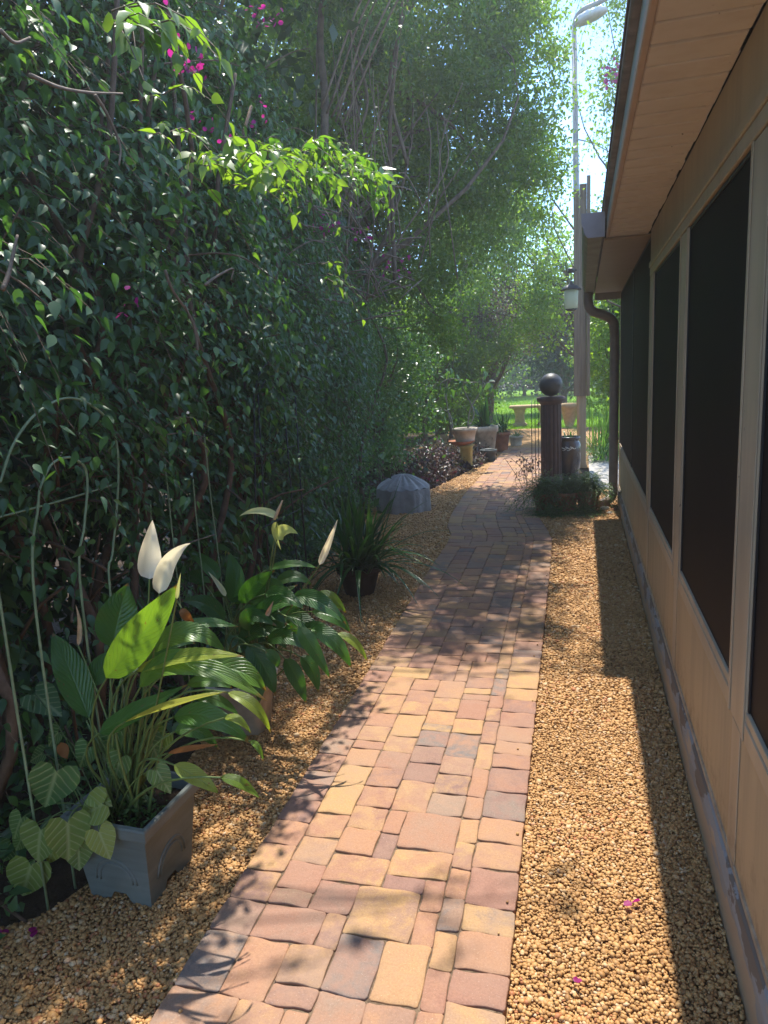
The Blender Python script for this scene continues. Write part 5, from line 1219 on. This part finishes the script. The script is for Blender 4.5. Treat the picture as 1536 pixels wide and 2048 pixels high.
# airy flowering tree behind the eave
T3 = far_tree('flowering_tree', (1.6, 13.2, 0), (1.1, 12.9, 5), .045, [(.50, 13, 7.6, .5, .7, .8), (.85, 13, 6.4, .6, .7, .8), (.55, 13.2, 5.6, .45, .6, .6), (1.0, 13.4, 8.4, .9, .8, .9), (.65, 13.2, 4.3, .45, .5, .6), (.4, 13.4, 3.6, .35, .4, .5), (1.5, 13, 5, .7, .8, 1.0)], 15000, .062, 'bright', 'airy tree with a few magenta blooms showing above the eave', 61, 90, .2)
blooms(T3, [at(1222, 130, 12), at(1238, 143, 12), at(1216, 155, 12), at(1222, 162, 12)], 9, .06, 9, .05)
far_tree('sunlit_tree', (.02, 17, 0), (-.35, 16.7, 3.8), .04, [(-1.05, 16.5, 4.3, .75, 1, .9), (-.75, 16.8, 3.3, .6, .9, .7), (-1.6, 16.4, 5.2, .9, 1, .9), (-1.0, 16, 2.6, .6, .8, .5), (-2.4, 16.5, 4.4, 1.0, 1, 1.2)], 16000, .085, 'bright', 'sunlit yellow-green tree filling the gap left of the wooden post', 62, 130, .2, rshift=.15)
far_tree('russet_shrub', (-2.5, 19.5, 0), (-2.3, 19.3, 1.9), .10, [(-2.2, 19.4, 3.0, 1.0, 1, .7), (-3.0, 19.2, 2.6, 1.0, 1, .6), (-1.6, 19.6, 2.6, .7, .8, .5), (-2.5, 19, 3.8, .9, .9, .6)], 11000, .07, 'russet', 'small russet-leaved tree with a slim trunk before the lawn', 63, 120, .2)
far_tree('yard_tree', (-3.6, 18.6, 0), (-3.5, 18.6, 3.0), .15, [(-3.6, 18.6, 4.0, 1.3, 1.2, 1.4), (-4.6, 18.4, 3.0, 1.3, 1.2, 1.2), (-3.0, 18.8, 5.6, 1.3, 1.2, 1.2)], 17000, .09, 'bright', 'green yard tree with a thick dark trunk left of the russet tree', 64, 150, .24)
far_tree('leafy_bush', (-3.4, 11.5, 0), (-3.3, 11.5, 1.4), .05, [(-3.2, 11.6, 1.6, .8, .9, .8), (-4.0, 11, 2.2, 1.0, 1, 1.0), (-2.75, 10.9, 1.0, .5, .7, .6), (-3.9, 12.5, 1.0, .9, .9, .8)], 17000, .07, 'hedge2', 'dark leafy bush beyond the grey cover', 65, 170, .17, cat='bush')
far_tree('leafy_bush', (-2.9, 9.9, 0), (-2.9, 9.9, 1.4), .05, [(-2.85, 9.9, 1.3, .6, .6, .8), (-3.0, 9.4, 2.2, .6, .6, .7), (-2.7, 10.6, 1.9, .5, .6, .5), (-2.9, 9.6, .5, .6, .7, .45)], 15000, .055, 'hedge2', 'dark small-leaved bush rising right behind the grey cover', 69, 170, .15, cat='bush')
far_tree('leafy_bush', (-3.1, 17.2, 0), (-3.1, 17.2, 1.2), .04, [(-3.2, 17.2, 1.1, .8, .8, .9), (-2.7, 17, 1.9, .7, .7, .5), (-4.4, 17, 1.2, .9, .9, 1.0), (-2.7, 18.6, .8, .45, .5, .5), (-2.2, 18, 2.3, .8, .7, .45)], 14000, .075, 'fine', 'loose grey-green bush in front of the lawn, behind the potted plants', 70, 120, .17, cat='bush')
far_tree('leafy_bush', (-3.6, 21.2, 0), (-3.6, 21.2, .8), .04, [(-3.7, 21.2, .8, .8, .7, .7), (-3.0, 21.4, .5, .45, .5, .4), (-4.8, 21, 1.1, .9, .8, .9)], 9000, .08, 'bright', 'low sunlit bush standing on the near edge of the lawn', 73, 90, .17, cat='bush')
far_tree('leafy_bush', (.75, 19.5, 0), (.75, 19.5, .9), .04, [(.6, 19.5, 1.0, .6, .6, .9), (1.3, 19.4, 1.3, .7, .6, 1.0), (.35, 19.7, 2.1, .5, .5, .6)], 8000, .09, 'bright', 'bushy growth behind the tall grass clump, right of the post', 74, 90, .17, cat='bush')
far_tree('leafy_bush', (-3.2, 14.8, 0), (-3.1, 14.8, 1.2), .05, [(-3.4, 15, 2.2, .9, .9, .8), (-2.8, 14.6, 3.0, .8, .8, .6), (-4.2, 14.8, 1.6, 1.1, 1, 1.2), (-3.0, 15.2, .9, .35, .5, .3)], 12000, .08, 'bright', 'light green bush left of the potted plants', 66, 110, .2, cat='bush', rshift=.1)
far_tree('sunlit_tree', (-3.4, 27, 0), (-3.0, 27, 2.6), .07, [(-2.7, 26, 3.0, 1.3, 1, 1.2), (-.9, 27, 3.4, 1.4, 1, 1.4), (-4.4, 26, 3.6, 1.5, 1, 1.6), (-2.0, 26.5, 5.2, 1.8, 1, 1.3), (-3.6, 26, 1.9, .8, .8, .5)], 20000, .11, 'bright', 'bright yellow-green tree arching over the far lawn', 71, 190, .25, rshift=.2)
far_tree('dark_shrub', (-3.2, 42, 0), (-3.2, 42, 1), .08, [(-6.5, 42, 1.6, 2.2, 1, 1.6), (-3.2, 42, 1.7, 2, 1, 1.8), (0, 42, 1.8, 2.2, 1, 1.9), (3.4, 42, 1.8, 2.2, 1, 1.9), (7, 42, 1.8, 2.2, 1, 1.9)], 24000, .19, 'darkleaf', 'long dark shrub border closing the far side of the lawn', 72, 150, .3, cat='shrub')
far_tree('dark_shrub', (-.6, 25, 0), (-.6, 25, 1.2), .08, [(-.4, 25, 3.0, 1.0, 1, 1.1), (.1, 24.6, 1.8, .9, 1, .9), (-1.0, 25.5, 1.9, .9, .9, .7)], 9000, .13, 'darkleaf', 'dark evergreen shrub behind the stone ball', 67, 90, .26, cat='shrub')
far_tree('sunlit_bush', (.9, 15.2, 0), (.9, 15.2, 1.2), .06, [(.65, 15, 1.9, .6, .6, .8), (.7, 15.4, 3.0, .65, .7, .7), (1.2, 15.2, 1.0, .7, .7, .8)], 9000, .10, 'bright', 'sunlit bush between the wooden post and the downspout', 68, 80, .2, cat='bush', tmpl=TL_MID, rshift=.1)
straps('grass_clump', (.42, 12.9), .0, 170, 1.15, .022, 'grassy', 'tall arching grass clump between the post and the downspout', 'grass', 15, .28, rise=1.15)
straps('grass_clump', (.30, 12.3), .0, 40, .5, .03, 'grassy', 'low pale-leaved clump at the foot of the wooden post', 'grass', 16, .15)
# distant boundary trees
bgt = [(-16, 46, 7, 'darkleaf'), (-11, 50, 8.5, 'fine'), (-7, 58, 9, 'darkleaf'), (-3.4, 60, 7.5, 'darkleaf'), (.2, 58, 8, 'fine'), (3.6, 56, 7, 'bright'), (8, 52, 8.5, 'fine'), (13, 50, 9, 'darkleaf'), (-9, 34, 7.5, 'bright'), (-5.2, 40, 7.5, 'bright'), (2.4, 34, 6.5, 'bright'), (5.5, 30, 7.5, 'fine'), (-13, 30, 8, 'fine'), (-8, 24, 7, 'hedge2'), (-12, 18, 8, 'hedge2'), (-7, 14, 6.5, 'hedge2')]
lbs = ['far dark boundary tree at the left end', 'far feathery boundary tree on the left', 'tall dark boundary tree behind the lawn', 'dark boundary tree right behind the stone bench', 'feathery boundary tree above the stone ball', 'light boundary tree right of the wooden post', 'feathery boundary tree behind the house roof', 'dark boundary tree farthest right', 'bright tree on the left of the lawn', 'bright tree standing on the lawn before the boundary', 'bright tree right of the lawn', 'feathery tree right behind the grass clump', 'feathery tree deep behind the left hedge', 'dense tree behind the yard tree', 'dense tall tree far left behind the thicket', 'dense tree behind the left thicket']
for i, ((x, y, h, mt), lb) in enumerate(zip(bgt, lbs)):
    rr = random.Random(i); w = h*.36
    far_tree('background_tree', (x, y, 0), (x, y, h*.5), .16, [(x+rr.uniform(-.5, .5), y, h*.62, w, w, h*.36), (x+w*.6, y, h*.38, w*.8, w*.8, h*.3), (x-w*.6, y, h*.38, w*.8, w*.8, h*.3), (x, y-1, h*.2, w, w*.7, h*.2)], 7000, .20 if y < 45 else .26, mt, lb, 200+i, 120, .42, group='trees around the garden')

# purple ground cover bed along the path's left edge
rng = np.random.default_rng(90); n = 9000; yy = rng.uniform(9.0, 13.3, n); xr_ = np.interp(yy, [9, 9.8, 11.8, 13.3], [-2.25, -2.0, -1.68, -1.55]); xx = xr_-rng.random(n)**1.3*1.5
zz = .03+np.abs(rng.normal(0, .5, n))*.28*np.clip((xr_-xx)*2+.35, 0, 1)*(1+.4*wob(np.column_stack([xx, yy, yy*0]), 3)); m = MB()
m.scatter(TL_MID, np.column_stack([xx, yy, zz]), frames(rng.normal(size=(n, 3)), rng.normal(0, .5, (n, 3))+UP), .06*(.6+.8*rng.random(n)), np.clip(rng.random(n)+.25*wob(np.column_stack([xx, yy, yy*0]), 2, 3)-.1, 0, 1)); o = m.build('ground_cover', M['purple'], None, True, world_origin=True); o['kind'] = 'stuff'
# low ivy and litter under the hedges
rng = np.random.default_rng(91); n = 5200; yy = rng.uniform(1.2, 8.6, n); xx = np.interp(yy, [1.2, 4, 8.6], [-1.62, -2.0, -2.45])-rng.random(n)*.75; zz = .02+rng.random(n)**2*.22; m = MB()
m.scatter(TL_MID, np.column_stack([xx, yy, zz]), frames(rng.normal(size=(n, 3)), rng.normal(0, .5, (n, 3))+UP), .05*(.6+.8*rng.random(n)), rng.random(n)*.8); o = m.build('ivy', M['hedge2'], None, True, world_origin=True); o['kind'] = 'stuff'
# grass blades on the near part of the lawn
rng = np.random.default_rng(92); n = 26000; xx = rng.uniform(-5, 2.5, n); yy = 19.4+rng.random(n)**1.6*26; m = MB()
m.scatter((np.array([(-.5, 0, 0), (.5, 0, 0), (0, 1, 0)], float), [(0, 1, 2)], np.array([(0, 0), (1, 0), (.5, 1)], float)), np.column_stack([xx, yy, np.full(n, -.02)]), frames(UP+rng.normal(0, .35, (n, 3)), np.array([0, -1, .3])+rng.normal(0, .5, (n, 3))), np.column_stack([.018*np.ones(n), .07*(.6+rng.random(n)), np.ones(n)]), rng.random(n))
o = m.build('lawn_grass', leafmat('lawn blade', [(0, (0.10, 0.20, 0.02)), (1, (0.20, 0.36, 0.04))], .5, .5, (1.5, 1.5, .4)), None, True, world_origin=True); o['kind'] = 'stuff'

# fallen petals and leaves
for i, (x, y, lb, sz) in enumerate([(1264, 1805, 'magenta petal lying on the sunny gravel, middle right', .028), (1155, 1967, 'tiny red-pink petal on the gravel nearest the camera', .018), (65, 1873, 'magenta petal on the dark ground at the bottom left corner', .03), (5, 1860, 'magenta petal cut by the left picture edge', .025)]):
    p = atZ(x, y, .032); rg = np.random.default_rng(i); m = MB(); k = 2; m.scatter(TL_R, p+rg.normal(0, .004, (k, 3)), frames(rg.normal(size=(k, 3))*[1, 1, .2], UP+rg.normal(0, .5, (k, 3))), np.full(k, sz), rg.random(k)); o = m.build('fallen_petal', M['petal'], None, True); o['label'] = lb; o['category'] = 'petal'; o['group'] = 'fallen petals'

# ------------------------------------------------------------------ air volume added to imitate lens veiling glare
hz = bpy.data.materials.new('lens veil volume'); hz.use_nodes = True; ht = hz.node_tree; ht.nodes.clear()
ho = ht.nodes.new('ShaderNodeOutputMaterial'); pv = ht.nodes.new('ShaderNodeVolumePrincipled')
pv.inputs['Color'].default_value = (0.93, 0.96, 1.0, 1); pv.inputs['Density'].default_value = VEIL_DENSITY; pv.inputs['Anisotropy'].default_value = 0.6
ht.links.new(pv.outputs[0], ho.inputs['Volume'])
m = MB(); m.box((-60, -8, -1.1), (60, 75, 12.5)); o = m.build('lens_veil', hz, None, False, world_origin=True); o['kind'] = 'stuff'
